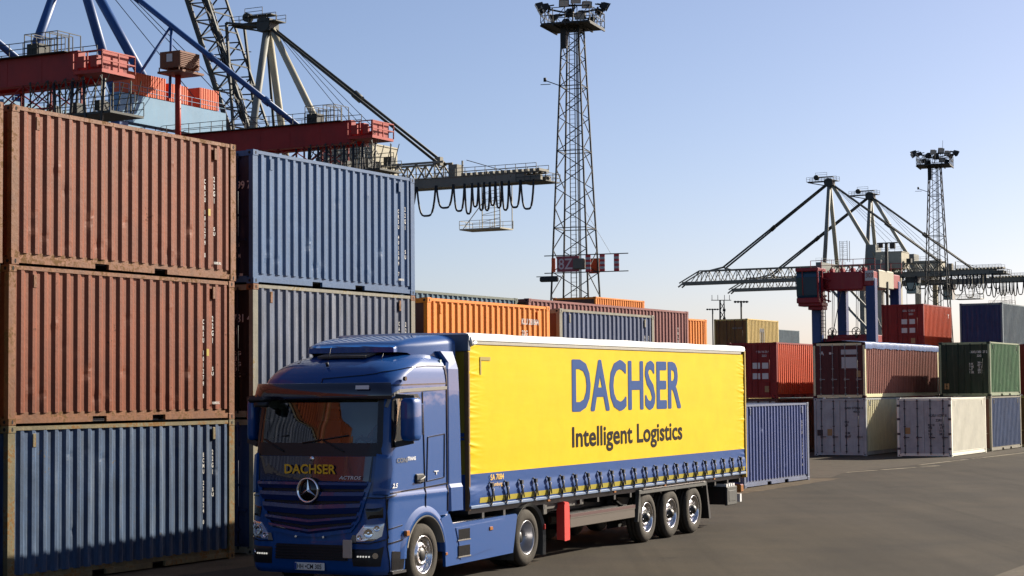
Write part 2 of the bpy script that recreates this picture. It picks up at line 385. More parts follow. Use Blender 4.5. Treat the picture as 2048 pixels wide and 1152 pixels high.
    # --- marks
    for mk in (marks or []):
        kind = mk[0]
        if kind == 'v':      # upright stacked letters on the side wall: (x, ztop, height, text, width, mat)
            _, x, zt, hh, s_, wd, mm = mk; pt_ = (L-.32)/max(2, round((L-.32)/.278)); x = .16+pt_*round((x-.16)/pt_)+.006
            text_mesh('\n'.join(s_), wd, hh, (x, .010, zt-hh), (1, 0, 0), (0, 0, 1), mm, t, 'lettering', .02, align='CENTER')
        elif kind == 's':    # horizontal text on side: (x0, zbase, w, h, text, mat)
            _, x, zb, wd, hh, s_, mm = mk; text_mesh(s_, wd, hh, (x, .009, zb), (1, 0, 0), (0, 0, 1), mm, t, 'lettering', .02)
        elif kind == 'e':    # text on near end: distance from right edge as seen = y; runs leftward->rightward seen = y decreasing
            _, y, zb, wd, hh, s_, mm = mk; text_mesh(s_, wd, hh, (.018 if front != 'reefer' else .006, y, zb), (0, -1, 0), (0, 0, 1), mm, t, 'lettering', .02)
        elif kind == 'p':    # sticker plate on near end
            _, y, zb, wd, hh, mm = mk; b = MB(); xx = .022 if front != 'reefer' else .016
            b.box((xx-.005, y-wd, zb), (xx+.006, y, zb+hh)); b.build('sticker', mm, t)
        elif kind == 'q':    # sticker on the side
            _, x, zb, wd, hh, mm = mk; b = MB(); b.box((x, .008, zb), (x+wd, .013, zb+hh)); b.build('sticker', mm, t)
    return t

P = lambda n, c, **k: weathered(n, c, **k)
M['tarp'] = weathered('blue_tarpaulin', (.13, .22, .48), .0, .5, vary=.5, bump=.6)
M['hinge'] = mat('dark_hinge_steel', (.06, .06, .07), .5)
M['rod'] = weathered('galvanised_rod', (.42, .4, .38), .1, .5)
C_ = {
 'brown': P('brown_red_container_paint', (.285, .066, .020), rust=.30, rustcol=(.10, .035, .015), dust=(.27, .10, .045), bump=.25),
 'brownf': P('rusty_orange_post_paint', (.32, .12, .045), rust=.7, rustcol=(.20, .10, .03), dust=(.36, .2, .08), bump=.3, vary=.4),
 'bluegrey': P('worn_blue_container_paint', (.06, .12, .24), rust=.34, rustcol=(.16, .12, .07), dust=(.28, .29, .27), streak=1.1, vary=.35, bump=.2),
 'olivef': P('rusty_olive_post_paint', (.27, .22, .11), rust=.75, rustcol=(.30, .15, .04), dust=(.35, .3, .17), bump=.3, vary=.4),
 'blue': P('slate_blue_container_paint', (.06, .15, .33), rust=.12, dust=(.16, .24, .36), vary=.18, streak=.6),
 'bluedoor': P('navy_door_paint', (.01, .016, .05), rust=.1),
 'greyblue': P('faded_blue_container_paint', (.14, .175, .27), rust=.15, rustcol=(.32, .3, .27), dust=(.38, .38, .38), streak=1.2, vary=.3),
 'greyf': P('bleached_grey_rail_paint', (.34, .32, .25), rust=.55, rustcol=(.35, .26, .12), vary=.35),
 'maroondoor': P('maroon_door_paint', (.02, .012, .015), rust=.2),  # near black: the shade on this end sits in the paint
 'orange': P('orange_container_paint', (1.15, .33, .012), rust=.05, dust=(.75, .25, .05), vary=.12, streak=.5),
 'denim': P('denim_blue_container_paint', (.10, .14, .27), rust=.2, rustcol=(.3, .3, .3), dust=(.25, .28, .36), vary=.25),
 'rustend': P('rusty_brown_end_paint', (.16, .06, .04), rust=.4),
 'teal': P('teal_container_paint', (.08, .19, .28), rust=.2, dust=(.2, .3, .33), vary=.3),
 'tealf': P('mossy_teal_rail_paint', (.2, .24, .2), rust=.4, vary=.3),
 'dullred': P('dull_red_container_paint', (.32, .085, .075), rust=.2, dust=(.42, .18, .16), vary=.25),
 'navy': P('royal_blue_container_paint', (.045, .09, .32), rust=.08, dust=(.22, .25, .38), vary=.2),
 'navyrail': P('pale_blue_rail_paint', (.16, .2, .33), rust=.15),
 'signal': P('signal_red_container_paint', (1.1, .16, .05), rust=.05, dust=(.7, .2, .12), vary=.15),
 'signald': P('deep_red_door_paint', (.34, .018, .014), rust=.05, vary=.2),  # red taken down to carry the shade of the door end
 'oxide': P('oxide_red_container_paint', (.38, .11, .075), rust=.15, dust=(.42, .2, .15), vary=.2),
 'oxided': P('oxide_maroon_door_paint', (.11, .018, .02), rust=.1),  # oxide red with the end's shade mixed into the colour
 'cream': P('cream_container_paint', (1.05, .95, .58), rust=.06, rustcol=(.4, .3, .15), dust=(.6, .5, .3), vary=.15),
 'whited': P('grey_white_door_paint', (.60, .62, .62), rust=.12, rustcol=(.22, .2, .18), vary=.25),  # greyed white, painted as white doors in shade
 'white': P('white_container_paint', (1.25, 1.2, 1.0), rust=.06, rustcol=(.5, .4, .22), dust=(.65, .56, .36), vary=.12),
 'green': P('green_container_paint', (.13, .34, .13), rust=.12, dust=(.26, .34, .22), vary=.3),
 'greend': P('dark_green_door_paint', (.010, .036, .018), rust=.1, vary=.3),  # the side's green darkened to paint the doors as shaded
 'greenf': P('pale_edge_green_paint', (.35, .42, .26), rust=.2),
 'midblue': P('mid_blue_container_paint', (.10, .17, .34), rust=.12, dust=(.25, .3, .42), vary=.25),
 'slate': P('slate_grey_container_paint', (.19, .27, .31), rust=.15, dust=(.28, .32, .34), vary=.25),
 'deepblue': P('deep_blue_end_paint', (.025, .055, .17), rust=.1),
 'mustard': P('mustard_container_paint', (.95, .68, .22), rust=.05, dust=(.66, .52, .22), vary=.15),
 'mustardd': P('ochre_door_paint', (.30, .13, .025), rust=.15, vary=.3),  # door tone darkened, shade included in the colour
}
wm, gm, ik = M['white_mark'], M['grey_mark'], M['ink']
sideA = [('v', 4.95, 1.85, 1.45, 'CRSU 101279 0', .045, wm), ('v', 5.22, 1.92, .5, '22G1', .055, wm), ('q', 5.21, 1.18, .07, .13, M['yellow_sticker']), ('v', 5.22, .98, .16, 'SU', .06, wm), ('s', 5.38, .29, .22, .05, 'HAMBURG', wm)]
RA = -21.42
container('brown-red container at the very top of the stack in the left foreground, above its twin', 23.30, RA, 2*CH+.004, paint=C_['brown'], frame=C_['brownf'], dents=26, seed=1, marks=sideA, front='plain')
container('brown-red container in the middle of the left foreground stack, resting on a worn blue one', 23.25, RA, CH+.002, paint=C_['brown'], frame=C_['brownf'], dents=24, seed=1, marks=sideA, front='plain')
container('worn blue container with rusty olive posts at the foot of the left foreground stack', 23.25, RA, 0, paint=C_['bluegrey'], frame=C_['olivef'], dents=18, seed=3,
          marks=[('v', 4.95, 2.0, 1.3, 'ECMU 221024 0', .048, wm), ('v', 5.22, 2.05, .45, '22G1', .05, wm), ('v', 5.22, 1.35, .16, 'SU', .06, wm)], front='plain')
# stack cut off by the left frame edge
container('rust-orange container cut off by the left edge of the picture, top of its stack', 17.04, RA, 2*CH+.004, paint=C_['brown'], frame=C_['brownf'], seed=4, front='plain')
container('grey-blue container cut off by the left edge, below the rust-orange one', 16.98, RA, CH+.002, paint=C_['greyblue'], frame=C_['greyf'], seed=5, front='plain')
container('dark container at the foot of the stack cut off by the left edge', 16.93, RA, 0, paint=C_['deepblue'], frame=C_['deepblue'], seed=6, front='plain')
# row continuing towards the photographer, seen only in the truck's glass
for k, (c1, c2, c3) in enumerate((('brown', 'brown', 'bluegrey'), ('brown', 'dullred', 'navy'))):
    for j, c in enumerate((c3, c2, c1)):
        container(['%s container low in the row beside the truck, mirrored in its front', '%s container midway up in the row mirrored in the truck front', '%s container topping the row mirrored in the truck front'][j] % (('rusty', 'dull red')[k]), 10.3-6.7*k, RA, j*(CH+.002), paint=C_[c], frame=C_['brownf'], seed=60+k*3+j, front='plain', detail=1, group='containers seen only as reflections')
# second stack
end_marks = [('e', .48, 1.83, .42, .16, '399 7', gm), ('e', .48, 1.62, .05, .12, '1', gm), ('e', .48, 1.0, .13, .35, 'KG\nLB\nKG\nLB', gm), ('e', .48, .5, .17, .3, 'KGS\nLBS\nCUM', gm), ('p', .46, .12, .2, .08, gm)]
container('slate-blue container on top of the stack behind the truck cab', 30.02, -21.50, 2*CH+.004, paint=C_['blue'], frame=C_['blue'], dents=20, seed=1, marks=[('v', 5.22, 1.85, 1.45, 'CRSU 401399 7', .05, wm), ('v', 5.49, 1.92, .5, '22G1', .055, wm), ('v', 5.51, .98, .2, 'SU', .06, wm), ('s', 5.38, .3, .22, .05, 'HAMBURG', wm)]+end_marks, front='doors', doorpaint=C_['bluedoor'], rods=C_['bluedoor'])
container('faded grey-blue container with rusty corner blocks directly above the truck cab', 30.02, -21.50, CH+.002, paint=C_['greyblue'], frame=C_['greyf'], castm=C_['brownf'], seed=8,
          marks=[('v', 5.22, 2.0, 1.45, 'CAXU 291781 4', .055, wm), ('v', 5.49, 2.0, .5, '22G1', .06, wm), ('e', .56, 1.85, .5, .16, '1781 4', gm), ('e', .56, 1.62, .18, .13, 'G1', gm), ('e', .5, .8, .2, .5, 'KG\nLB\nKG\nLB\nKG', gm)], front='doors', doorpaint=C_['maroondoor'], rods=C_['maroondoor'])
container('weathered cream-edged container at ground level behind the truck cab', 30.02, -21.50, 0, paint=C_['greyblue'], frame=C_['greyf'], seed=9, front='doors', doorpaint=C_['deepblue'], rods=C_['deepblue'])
# orange
om = [('s', 4.55, 2.1, .9, .15, 'KLU 281864', gm), ('s', 4.55, 1.83, .3, .13, '22G', gm), ('q', 4.55, 1.35, .12, .25, wm), ('q', 5.65, 1.2, .14, .38, M['yellow_sticker'])]
container('bright orange container above the trailer front, top of its stack', 36.78, -21.6, CH+.002, paint=C_['orange'], frame=C_['orange'], seed=10, marks=om, front='plain', doorpaint=C_['rustend'])
container('orange container at ground level behind the trailer front', 36.78, -21.6, 0, paint=C_['orange'], frame=C_['orange'], seed=11, front='plain', detail=1)
# denim blue
container('denim-blue container above the middle of the trailer', 44.0, -21.9, CH+.002, paint=C_['denim'], frame=C_['greyf'], castm=C_['greyf'], seed=12, marks=[('v', 5.22, 2.0, 1.4, 'GESU 230155 1', .06, wm), ('v', 5.5, 2.0, .5, '22G1', .06, wm)], front='plain', doorpaint=C_['rustend'])
container('blue container at ground level behind the middle of the trailer', 44.0, -21.9, 0, paint=C_['denim'], frame=C_['greyf'], seed=13, front='plain', detail=1)
# single royal blue
container('royal-blue container standing alone on the ground just behind the trailer', 55.48, -21.32, 0, paint=C_['navy'], frame=C_['navyrail'], dents=10, seed=14, front='plain', marks=[('v', 5.45, 2.0, 1.5, 'GATU 117204 6', .05, wm)])
# second row
HC = 2.896
container('teal container with a mossy rail behind the bright orange one', 37.6, -26.15, HC+.002, L=12.19, H=HC, paint=C_['teal'], frame=C_['tealf'], seed=15, front='plain', detail=1)
container('teal container low in the second row', 37.6, -26.15, 0, L=12.19, H=HC, paint=C_['teal'], frame=C_['tealf'], seed=16, front='plain', detail=1)
container('long dull red container behind the denim-blue one', 50.0, -25.9, HC+.002, L=12.19, H=HC, paint=C_['dullred'], frame=C_['dullred'], seed=17, front='plain', doorpaint=C_['rustend'], detail=1, marks=[('v', 11.2, 2.3, 1.8, 'TRLU 704512 8', .08, wm), ('v', 11.6, 1.6, .4, '45', .1, wm)])
container('long orange container low behind the trailer tail, below the dull red one', 50.0, -25.9, 0, L=12.19, H=HC, paint=C_['orange'], frame=C_['orange'], seed=18, front='plain', detail=1)
container('orange container right of the long dull red one', 64.0, -28.4, HC+.002, H=HC, paint=C_['orange'], frame=C_['orange'], seed=19, front='plain', detail=1)
container('orange container at ground level right of the long dull red one', 64.0, -28.4, 0, H=HC, paint=C_['orange'], frame=C_['orange'], seed=20, front='plain', detail=1)
for k in range(3):
    container(['dark base container under the distant orange one', 'rusty container under the distant orange one', 'distant orange container peeking over the row at the foot of the tall light mast'][k], 87.3, -41.4, k*(CH+.002), paint=C_['orange'], frame=C_['orange'], seed=21+k, front='plain', doorpaint=C_['rustend'], detail=1)
# right-hand block
dpan = [('e', 1.0, 2.1, .62, .1, 'SUDU 196 276 6', wm), ('e', .72, 1.92, .22, .1, '22G1', wm), ('p', 1.18, 1.38, .36, .27, wm), ('p', .72, 1.38, .3, .27, wm), ('p', 1.18, .9, .36, .27, wm), ('p', .72, .9, .3, .27, wm), ('p', .6, .3, .2, .28, M['tan_sticker'])]
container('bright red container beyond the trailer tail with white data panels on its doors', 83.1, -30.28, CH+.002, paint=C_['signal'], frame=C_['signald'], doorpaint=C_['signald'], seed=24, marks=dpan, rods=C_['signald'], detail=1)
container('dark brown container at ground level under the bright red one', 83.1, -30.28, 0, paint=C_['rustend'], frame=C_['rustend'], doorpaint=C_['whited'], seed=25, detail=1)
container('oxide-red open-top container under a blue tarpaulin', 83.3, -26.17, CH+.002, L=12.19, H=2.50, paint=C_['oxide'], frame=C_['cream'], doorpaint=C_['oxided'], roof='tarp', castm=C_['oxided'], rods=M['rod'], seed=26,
          marks=[('p', 1.12, 1.97, .74, .22, M['grey_mark']), ('p', 1.1, 1.35, .72, .5, M['grey_mark']), ('p', .42, .95, .2, .28, M['tan_sticker']), ('e', 2.1, 1.95, .18, .18, 'A', wm), ('p', 1.68, 1.98, .1, .1, wm)])
container('cream container with shaded white doors under the open-top one', 83.3, -26.17, 0, L=12.19, paint=C_['cream'], frame=C_['whited'], doorpaint=C_['whited'], castm=C_['whited'], rods=M['hinge'], seed=27,
          marks=[('e', 1.0, 2.1, .85, .1, 'CAIU 372816 4', ik), ('e', .6, 1.93, .3, .1, '45G1', ik), ('e', 1.0, 1.35, .2, .22, 'KGS\nLBS', ik), ('e', .62, 1.35, .3, .2, '30 480\n67 200', gm), ('e', 1.0, .85, .3, .22, 'CUM\nCU.FT', ik), ('e', .62, .85, .3, .2, '76.4\n2 700', gm), ('p', 2.3, .9, .26, .27, ik), ('p', 1.82, .9, .22, .3, M['tan_sticker'])])
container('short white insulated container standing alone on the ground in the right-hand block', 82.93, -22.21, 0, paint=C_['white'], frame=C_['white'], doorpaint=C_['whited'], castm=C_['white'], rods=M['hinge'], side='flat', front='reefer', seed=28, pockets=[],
          marks=[('e', 1.0, 1.75, .78, .12, 'HLXU 117767 8', ik), ('e', .7, 1.55, .28, .11, '22R1', ik), ('e', 1.05, .95, .3, .5, 'MAX GR\nTARE\nNET\nCUBE', ik), ('e', .55, .95, .22, .5, '24 0\n 3 0\n21 0\n28 5', ik), ('p', 2.1, 1.0, .25, .28, M['tan_sticker'])])
container('green container with shaded green doors on top of a blue one at the right', 90.28, -22.28, CH+.002, paint=C_['green'], frame=C_['greenf'], doorpaint=C_['greend'], castm=C_['greend'], rods=C_['greend'], dents=14, seed=29,
          marks=[('e', .98, 2.05, .85, .12, 'CAXU 300107 2', wm), ('e', .62, 1.88, .25, .1, '22G1', wm), ('e', 1.0, 1.1, .22, .5, 'MAX\nTARE\nNET\nCUBE', wm), ('e', .6, 1.1, .25, .55, '30 4\n67 2\n 2 2\n28 2\n33 2', wm), ('p', 2.2, .35, .22, .28, M['tan_sticker'])])
container('mid-blue container on the ground under the green one', 90.28, -22.28, 0, paint=C_['midblue'], frame=C_['greyf'], doorpaint=C_['rustend'], dents=8, seed=30)
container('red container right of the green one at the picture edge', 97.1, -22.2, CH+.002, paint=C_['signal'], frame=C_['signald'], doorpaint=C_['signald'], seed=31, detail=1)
container('mustard container on the ground at the right picture edge', 97.1, -22.2, 0, paint=C_['mustard'], frame=C_['mustard'], doorpaint=C_['mustardd'], seed=32, detail=1)
dp2 = [('e', 1.2, 2.15, .7, .12, 'SUDU 112 436 0', wm), ('e', .85, 1.96, .25, .12, '22G1', wm), ('p', 1.28, 1.45, .36, .28, wm), ('p', .82, 1.45, .32, .28, wm), ('p', 1.28, .95, .36, .28, wm), ('p', .82, .95, .32, .28, wm), ('p', .75, .35, .24, .3, M['tan_sticker'])]
for k in range(3):
    lb = ['red container at ground level in the back row at right', 'red container midway in the back row at right', 'red container with data panels topping the back row, left of the dark blue one'][k]
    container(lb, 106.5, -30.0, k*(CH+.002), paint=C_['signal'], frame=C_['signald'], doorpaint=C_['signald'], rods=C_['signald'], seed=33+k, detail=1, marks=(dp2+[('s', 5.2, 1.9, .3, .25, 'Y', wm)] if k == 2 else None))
for k in range(3):
    lb = ['slate container at ground level behind the green one', 'slate container midway behind the green one', 'long slate-grey container with a deep blue ribbed end topping the stack at the far right'][k]
    container(lb, 107.9, -25.87, k*(CH+.002), L=12.19, paint=C_['slate'], frame=C_['slate'], doorpaint=C_['deepblue'], front='corr', seed=37+k, detail=1)
for k in range(3):
    lb = ['mustard container low in the far row', 'mustard container midway in the far row', 'mustard container bearing a black emblem on its side, topping the far row'][k]
    t = container(lb, 121.5, -46.3, k*(CH+.002), paint=C_['mustard'], frame=C_['mustard'], doorpaint=C_['mustardd'], rods=C_['rustend'], seed=41+k, detail=1, marks=([('s', 2.3, 1.0, .95, 1.0, 'm', ik), ('s', 2.3, .45, .95, .45, 'SC', ik), ('e', 1.1, 1.9, .7, .12, 'MSCU 310 4', M['rod']), ('e', 1.0, .7, .8, .35, 'CAXU', C_['rustend'])] if k == 2 else None))
QX = ('lowest', 'middle', 'topmost')
for k in range(3):
    container(QX[k]+' pale blue container of the distant stack right of the mustard one', 174.6, -63.4, k*(HC+.002), H=HC, paint=C_['slate'], frame=C_['slate'], doorpaint=C_['midblue'], seed=45+k, detail=0, vents=False, group='pale blue containers stacked in the distance')
# ------------------------------------------------------------ cranes
M['cgrey'] = weathered('crane_grey_paint', (.30, .31, .28), .2, .6, vary=.25, scale=.15, streak=.2)
M['ccream'] = weathered('crane_cream_paint', (.62, .57, .42), .1, .6, vary=.2, scale=.15, streak=.2)
M['cdark'] = weathered('crane_dark_steel', (.07, .075, .065), .25, .6, scale=.3, streak=.2)
M['cmid'] = weathered('crane_boom_grey_paint', (.30, .28, .22), .25, .6, scale=.2, streak=.2)
M['cblue'] = weathered('crane_blue_paint', (.035, .12, .36), .05, .45, vary=.2, scale=.15, streak=.3)
M['cpale'] = weathered('crane_sunlit_blue_paint', (.18, .40, .62), .05, .5, vary=.15, scale=.15, streak=.4)  # crane blue made paler, the beam's sunlit side painted in
M['cred'] = weathered('crane_red_paint', (.44, .022, .014), .1, .5, vary=.3, scale=.25, streak=.15, dust=(.7, .12, .06))
M['credlit'] = weathered('crane_sunlit_red_paint', (.55, .035, .016), .05, .5, dust=(.4, .1, .05), streak=.2)  # lighter copy of the crane red, sunlight put into the colour
M['corange'] = weathered('crane_orange_paint', (.95, .14, .03), .1, .5, dust=(.5, .15, .06), vary=.2, scale=.3, streak=.2)
M['cable'] = mat('black_festoon_cable', (.012, .012, .012), .5)
M['rope'] = mat('steel_rope', (.06, .06, .065), .5)
M['glass_teal'] = mat('teal_cabin_glass', (.025, .10, .11), .08, spec=.8)
M['glass_dark'] = mat('dark_blue_cabin_glass', (.03, .09, .14), .08, spec=.8)
M['striplamp'] = mat('white_lamp_glass', (.75, .75, .7), .3)

def railing(b, p0, p1, h=1.1, n=None, r=.03):
    p0 = Vector(p0); p1 = Vector(p1); n = n or max(1, int((p1-p0).length/1.6))
    for i in range(n+1):
        q = p0.lerp(p1, i/n); b.bar(q, q+Vector((0, 0, h)), r*1.2)
    for k in (.5, 1.0): b.bar(p0+Vector((0, 0, h*k)), p1+Vector((0, 0, h*k)), r*1.2)
def truss(b, x0, x1, y, z0, z1, n, r=.12, m=0, vert=True):
    for i in range(n):
        a = x0+(x1-x0)*i/n; c = x0+(x1-x0)*(i+.5)/n; d = x0+(x1-x0)*(i+1)/n
        b.bar((a, y, z0), (c, y, z1), r, m=m); b.bar((c, y, z1), (d, y, z0), r, m=m)
        if vert: b.bar((c, y, z0), (c, y, z1), r*.7, m=m)
def loops(t, xs, y, z, depth, r, wob=0):
    rr = random.Random(9)
    for k in range(len(xs)-1):
        a, c = xs[k], xs[k+1]; dd = depth*(1+rr.uniform(-wob, wob)); pts = []
        for i in range(13):
            s = i/12; q = abs(2*s-1); wv = math.copysign(q**.75, 2*s-1)
            pts.append(((a+c)/2+(c-a)/2*wv*.96, y, z-dd*(1-q**3.2)))
        b = MB(); b.path(pts, r, 6); b.build('cable_loop', M['cable'], t)

def sts_crane(name, label, loc, style, outreach, group=None, lat_y=2.6, dense=True):
    """ship-to-shore crane: local +x is the landward end of the boom, x=0 under the pylon"""
    t = thing(name, label, 'crane', loc, -TH, group)
    blue = style == 'blue'
    A = M['cblue'] if blue else M['cgrey']; ST = M['cblue'] if blue else M['cdark']; az = 57.5 if blue else 58.2
    # portal
    XB = 14.8 if blue else 16
    for x in (0, XB):
        for y in (-9, 9):
            b = MB(); b.bar((x, y, 0), (x, y, 33.9 if blue else 32.8), 1.5, 1.3); b.build('leg', A if (blue or x == 0) else M['ccream'], t)
        zt_ = 37.0 if blue else 36; hw_ = 12.5 if (blue and x == 0) else 10; b = MB(); b.box((x-.8, -hw_, zt_-3.2), (x+.8, hw_, zt_)); 
        for y in (-hw_+.1, hw_-.1): railing(b, (x-.8, y, zt_), (x+.8, y, zt_))
        railing(b, (x+.75, -hw_+.1, zt_), (x+.75, hw_-.1, zt_), r=.04)
        b.build('portal_beam', M['cpale'] if blue else M['cgrey'], t)
    b = MB()
    for y in (-9, 9):
        b.bar((0, y, 14), (16, y, 14), 1.1); b.bar((0, y, 32), (16, y, 14.5), .6); b.bar((0, y, 4), (8, y, 14), .5); b.bar((16, y, 4), (8, y, 14), .5)
    b.build('portal_brace', A, t)
    # A-frame
    for (x0, y0, x1, y1, z1, rr_) in (((0, 0, 0, -11.5, 33, .62), (0, 0, 0, 11.5, 33, .62), (-.2, 0, 13.8, 0, 36, .6)) if blue else ((0, 0, 0, -6, 33, .55), (0, 0, 0, 6, 33, .55), (.3, 0, 14.5, -2.5, 35, .5))):
        b = MB(); b.tube((x0, y0, az), (x1, y1, z1), rr_, 12); b.build('pylon_leg', M['cblue'] if blue else (M['cgrey'] if y1 < 0 and x1 == 0 else M['ccream']), t)  # grey cranes: left leg's shade painted as grey, other legs cream
    # head
    b = MB(); b.box((-1.1, -1.2, az-1.2), (1.2, 1.2, az+.6)); b.box((-6, -1.3, az+.1), (2.4, 1.3, az+.25))
    for y in (-1.3, 1.3): railing(b, (-6, y, az+.25), (2.4, y, az+.25), r=.06)
    railing(b, (-3.6, -.8, az+1.4), (-.4, -.8, az+1.4), r=.06); b.box((-3.8, -.8, az+1.25), (1.2, .8, az+1.4))
    b.tube((0, -1.3, az-.2), (0, 1.3, az-.2), 1.15, 14); b.tube((-3.6, -.5, az+1.3), (-3.6, .5, az+1.3), .7, 12); b.bar((-6, 0, az+.1), (-1, 0, az-1), .25)
    b.build('head_platform', M['cdark'] if not blue else M['cblue'], t)
    # back boom
    end = 44.2 if blue else 46
    if blue:
        for y in (-lat_y/2, lat_y/2):
            b = MB(); b.box((-3, y-.45, 30.40), (end-3, y+.45, 32.80)); b.box((end-3, y-.35, 31.10), (end-.3, y+.35, 31.50))
            b.box((-3, y-.55, 32.80), (end-3, y+.55, 32.88)); b.box((-3, y-.55, 30.32), (end-3, y+.55, 30.40))
            for i in range(1, 12): b.box((-3+i*4, y-.47, 30.40), (-2.92+i*4, y+.47, 32.80))
            b.build('boom_girder', M['cred'], t)
        b = MB(); railing(b, (-3, -lat_y/2-1.0, 32.90), (end-4, -lat_y/2-1.0, 32.90), r=.05); railing(b, (-3, lat_y/2+.6, 32.90), (end-4, lat_y/2+.6, 32.90), r=.05)
        b.box((-3, -lat_y/2-1.1, 32.80), (end-4, -lat_y/2-.4, 32.87))
        for x in (end-9, end-8.2, end-6.6, end-6.1, end-5.2):
            for y in (-1.9, -.4, 1.1): b.bar((x, y, 32.90), (x, y, 34.80), .07)
            b.bar((x, -1.9, 34.80), (x, 1.1, 34.80), .07)
        b.box((end-9, -1.6, 32.90), (end-7.6, -.2, 34.00))
        for zz in (33.60, 34.20, 34.80): b.bar((end-9, -1.9, zz), (end-5.2, -1.9, zz), .06)
        b.build('walkway', M['cdark'], t)
        b = MB(); b.box((end-3.2, -2.2, 30.70), (end, 2.2, 31.00)); 
        for y in (-2.2, 2.2): railing(b, (end-3.2, y, 31.00), (end, y, 31.00), 1.6, r=.09)
        railing(b, (end, -2.2, 31.00), (end, 2.2, 31.00), 1.6, r=.09); b.box((end-2.7, -2.3, 31.20), (end-1.9, -2.1, 32.20)); b.box((end-1.2, -2.3, 31.20), (end-.5, -2.1, 32.20)); b.box((end-.5, -1.7, 30.70), (end-.3, 1.7, 32.70))
        b.build('end_platform', M['credlit'], t)
        for x0, x1 in ((28, 31.5), (31.5, 35), (35, 38.5)):
            b = MB()
            for y in (-1.8, 1.8):
                for x in (x0, x1): b.bar((x, y, 25.70), (x, y, 30.30), .16)
                b.bar((x0, y, 25.90), (x1, y, 25.90), .2); b.bar((x0, y, 28.10), (x1, y, 28.10), .12)
                for za, zb in ((25.90, 28.10), (28.10, 30.30)): b.bar((x0, y, za), (x1, y, zb), .1); b.bar((x0, y, zb), (x1, y, za), .1)
            b.build('service_frame', M['cred'], t)
        b = MB(); b.box((36, -2.3, 27.10), (end+1, 2.2, 27.30))
        for y in (-2.3, 2.2): railing(b, (36, y, 27.30), (end+1, y, 27.30), 1.2, r=.05); railing(b, (39, y, 28.60), (end, y, 28.60), .9, r=.05)
        for x in (36, 38, 40, 42, 44): b.bar((x, -2.0, 27.20), (x, -2.0, 30.50), .1); b.bar((x, 1.9, 27.20), (x, 1.9, 30.50), .1)
        for x in (36.6, 39.4, 42.1): b.box((x, -.6, 27.70), (x+.5, .6, 28.60))
        for x in range(36, 45): b.bar((x, -2.2, 28.70), (x+1, -2.2, 30.40), .06); b.bar((x+1, -2.2, 28.70), (x, -2.2, 30.40), .06); b.bar((x, 2.1, 27.30), (x+1, 2.1, 30.40), .07)
        b.build('festoon_gallery', M['cdark'], t)
        if dense: loops(t, [34.2, 36.0, 37.2, 38.3, 39.4, 40.6, 41.8, 43.0, 44.7], -2.3, 30.1, 4.7, .1, .15)
        else: loops(t, [38.9, 41.1], -2.3, 30.1, 4.6, .14); loops(t, [42.2, 44.6], -2.3, 30.1, 4.9, .14); loops(t, [39.1, 41.3], -1.9, 30.1, 4.2, .09)
        for x in (18, 27, 31.5): b = MB(); b.path([(x-.35, -2.2, 26.5), (x-.2, -2.2, 28.8), (x, -2.2, 29.7), (x+.2, -2.2, 28.8), (x+.4, -2.2, 26.3)], .2, 6); b.build('cable_bunch', M['cable'], t)
        # machinery houses on the landside portal beam
        for y0, y1, zt in ((-8.2, -1.6, 39.6), (-.9, 2.6, 39.2), (4.9, 8.6, 39.5)):
            vs, fs = corr(0, y1-y0, 37.1, zt, .05, 1, (), yb=0, pitch=.45); b = MB()
            b.box((13.2, y0, 37.1), (15.5, y1, zt)); b.add([(15.57-y, y0+x, z) for x, y, z in vs], fs); b.build('machinery_house', M['corange'], t)
        b = MB(); b.tube((.5, -1, az), (20, -2, 37), .05, 4, smooth=False); b.tube((.5, 1, az), (26, 1, 33), .05, 4, smooth=False); b.tube((.5, 1.2, az), (27.5, 1, 33), .05, 4, smooth=False); b.build('hoist_rope', M['rope'], t)
        b = MB(); b.tube((18.4, -3, 29), (18.4, -3, 40.2), .36, 10); b.build('jib_column', M['credlit'], t)
        b = MB(); b.box((17.2, -4.8, 40.2), (20.1, -1.2, 42.1)); b.box((17.0, -5.0, 39.6), (20.6, -1.0, 39.85)); b.bar((20.2, -3, 39.8), (21.3, -3, 40.5), .25)
        for x in (17.2, 18.4, 20): b.bar((x, -4.9, 39.6), (x, -4.9, 40.3), .1)
        for k in range(8): b.box((20.1, -4.7, 40.3+k*.22), (20.16, -1.3, 40.38+k*.22))
        b.build('jib_machine_box', weathered('louvred_rust_orange_paint', (.26, .08, .025), .1, .6), t)
        b = MB(); b.box((18.2, -4.87, 40.9), (19.0, -4.81, 41.8)); b.build('panel', M['white_mark'], t)
        st = [((0, -.6, az), (34, -.8, 32.5)), ]
        for a_, c_ in st:
            b = MB(); b.tube(a_, c_, .33, 10)
            for f in (.3, .62, .85):
                q = Vector(a_).lerp(Vector(c_), f); q2 = Vector(a_).lerp(Vector(c_), f+.02); b.tube(q, q2, .45, 8)
            b.build('stay', M['cblue'], t)
        for x1_, y1_ in ((11.4, -4.5), (17.6, -3.5)):
            q = Vector((0, -.6, az)).lerp(Vector((34, -.8, 32.5)), .46); b = MB(); b.tube(q, (x1_, y1_, 37), .17, 8); b.build('strut', M['cblue'], t)
    else:
        for y in (-lat_y/2, lat_y/2):
            b = MB(); b.box((-2, y-.35, 31.7), (end-2, y+.35, 33.0)); b.box((end-2, y-.3, 31.9), (end+.5, y+.3, 32.6)); truss(b, -2, 31, y, 33.0, 35.3, 11, .2); b.bar((-1, y, 35.35), (31, y, 35.35), .28)
            b.box((-2, y-.5, 33.0), (end, y+.5, 33.1))
            b.build('boom_girder', M['cmid'], t)
        b = MB()
        for x in range(0, 46, 4): b.bar((x, -lat_y/2, 32.6), (x, lat_y/2, 32.6), .25)
        for x in range(2, 30, 3): b.bar((x, -lat_y/2, 34.9), (x, lat_y/2, 34.9), .2)
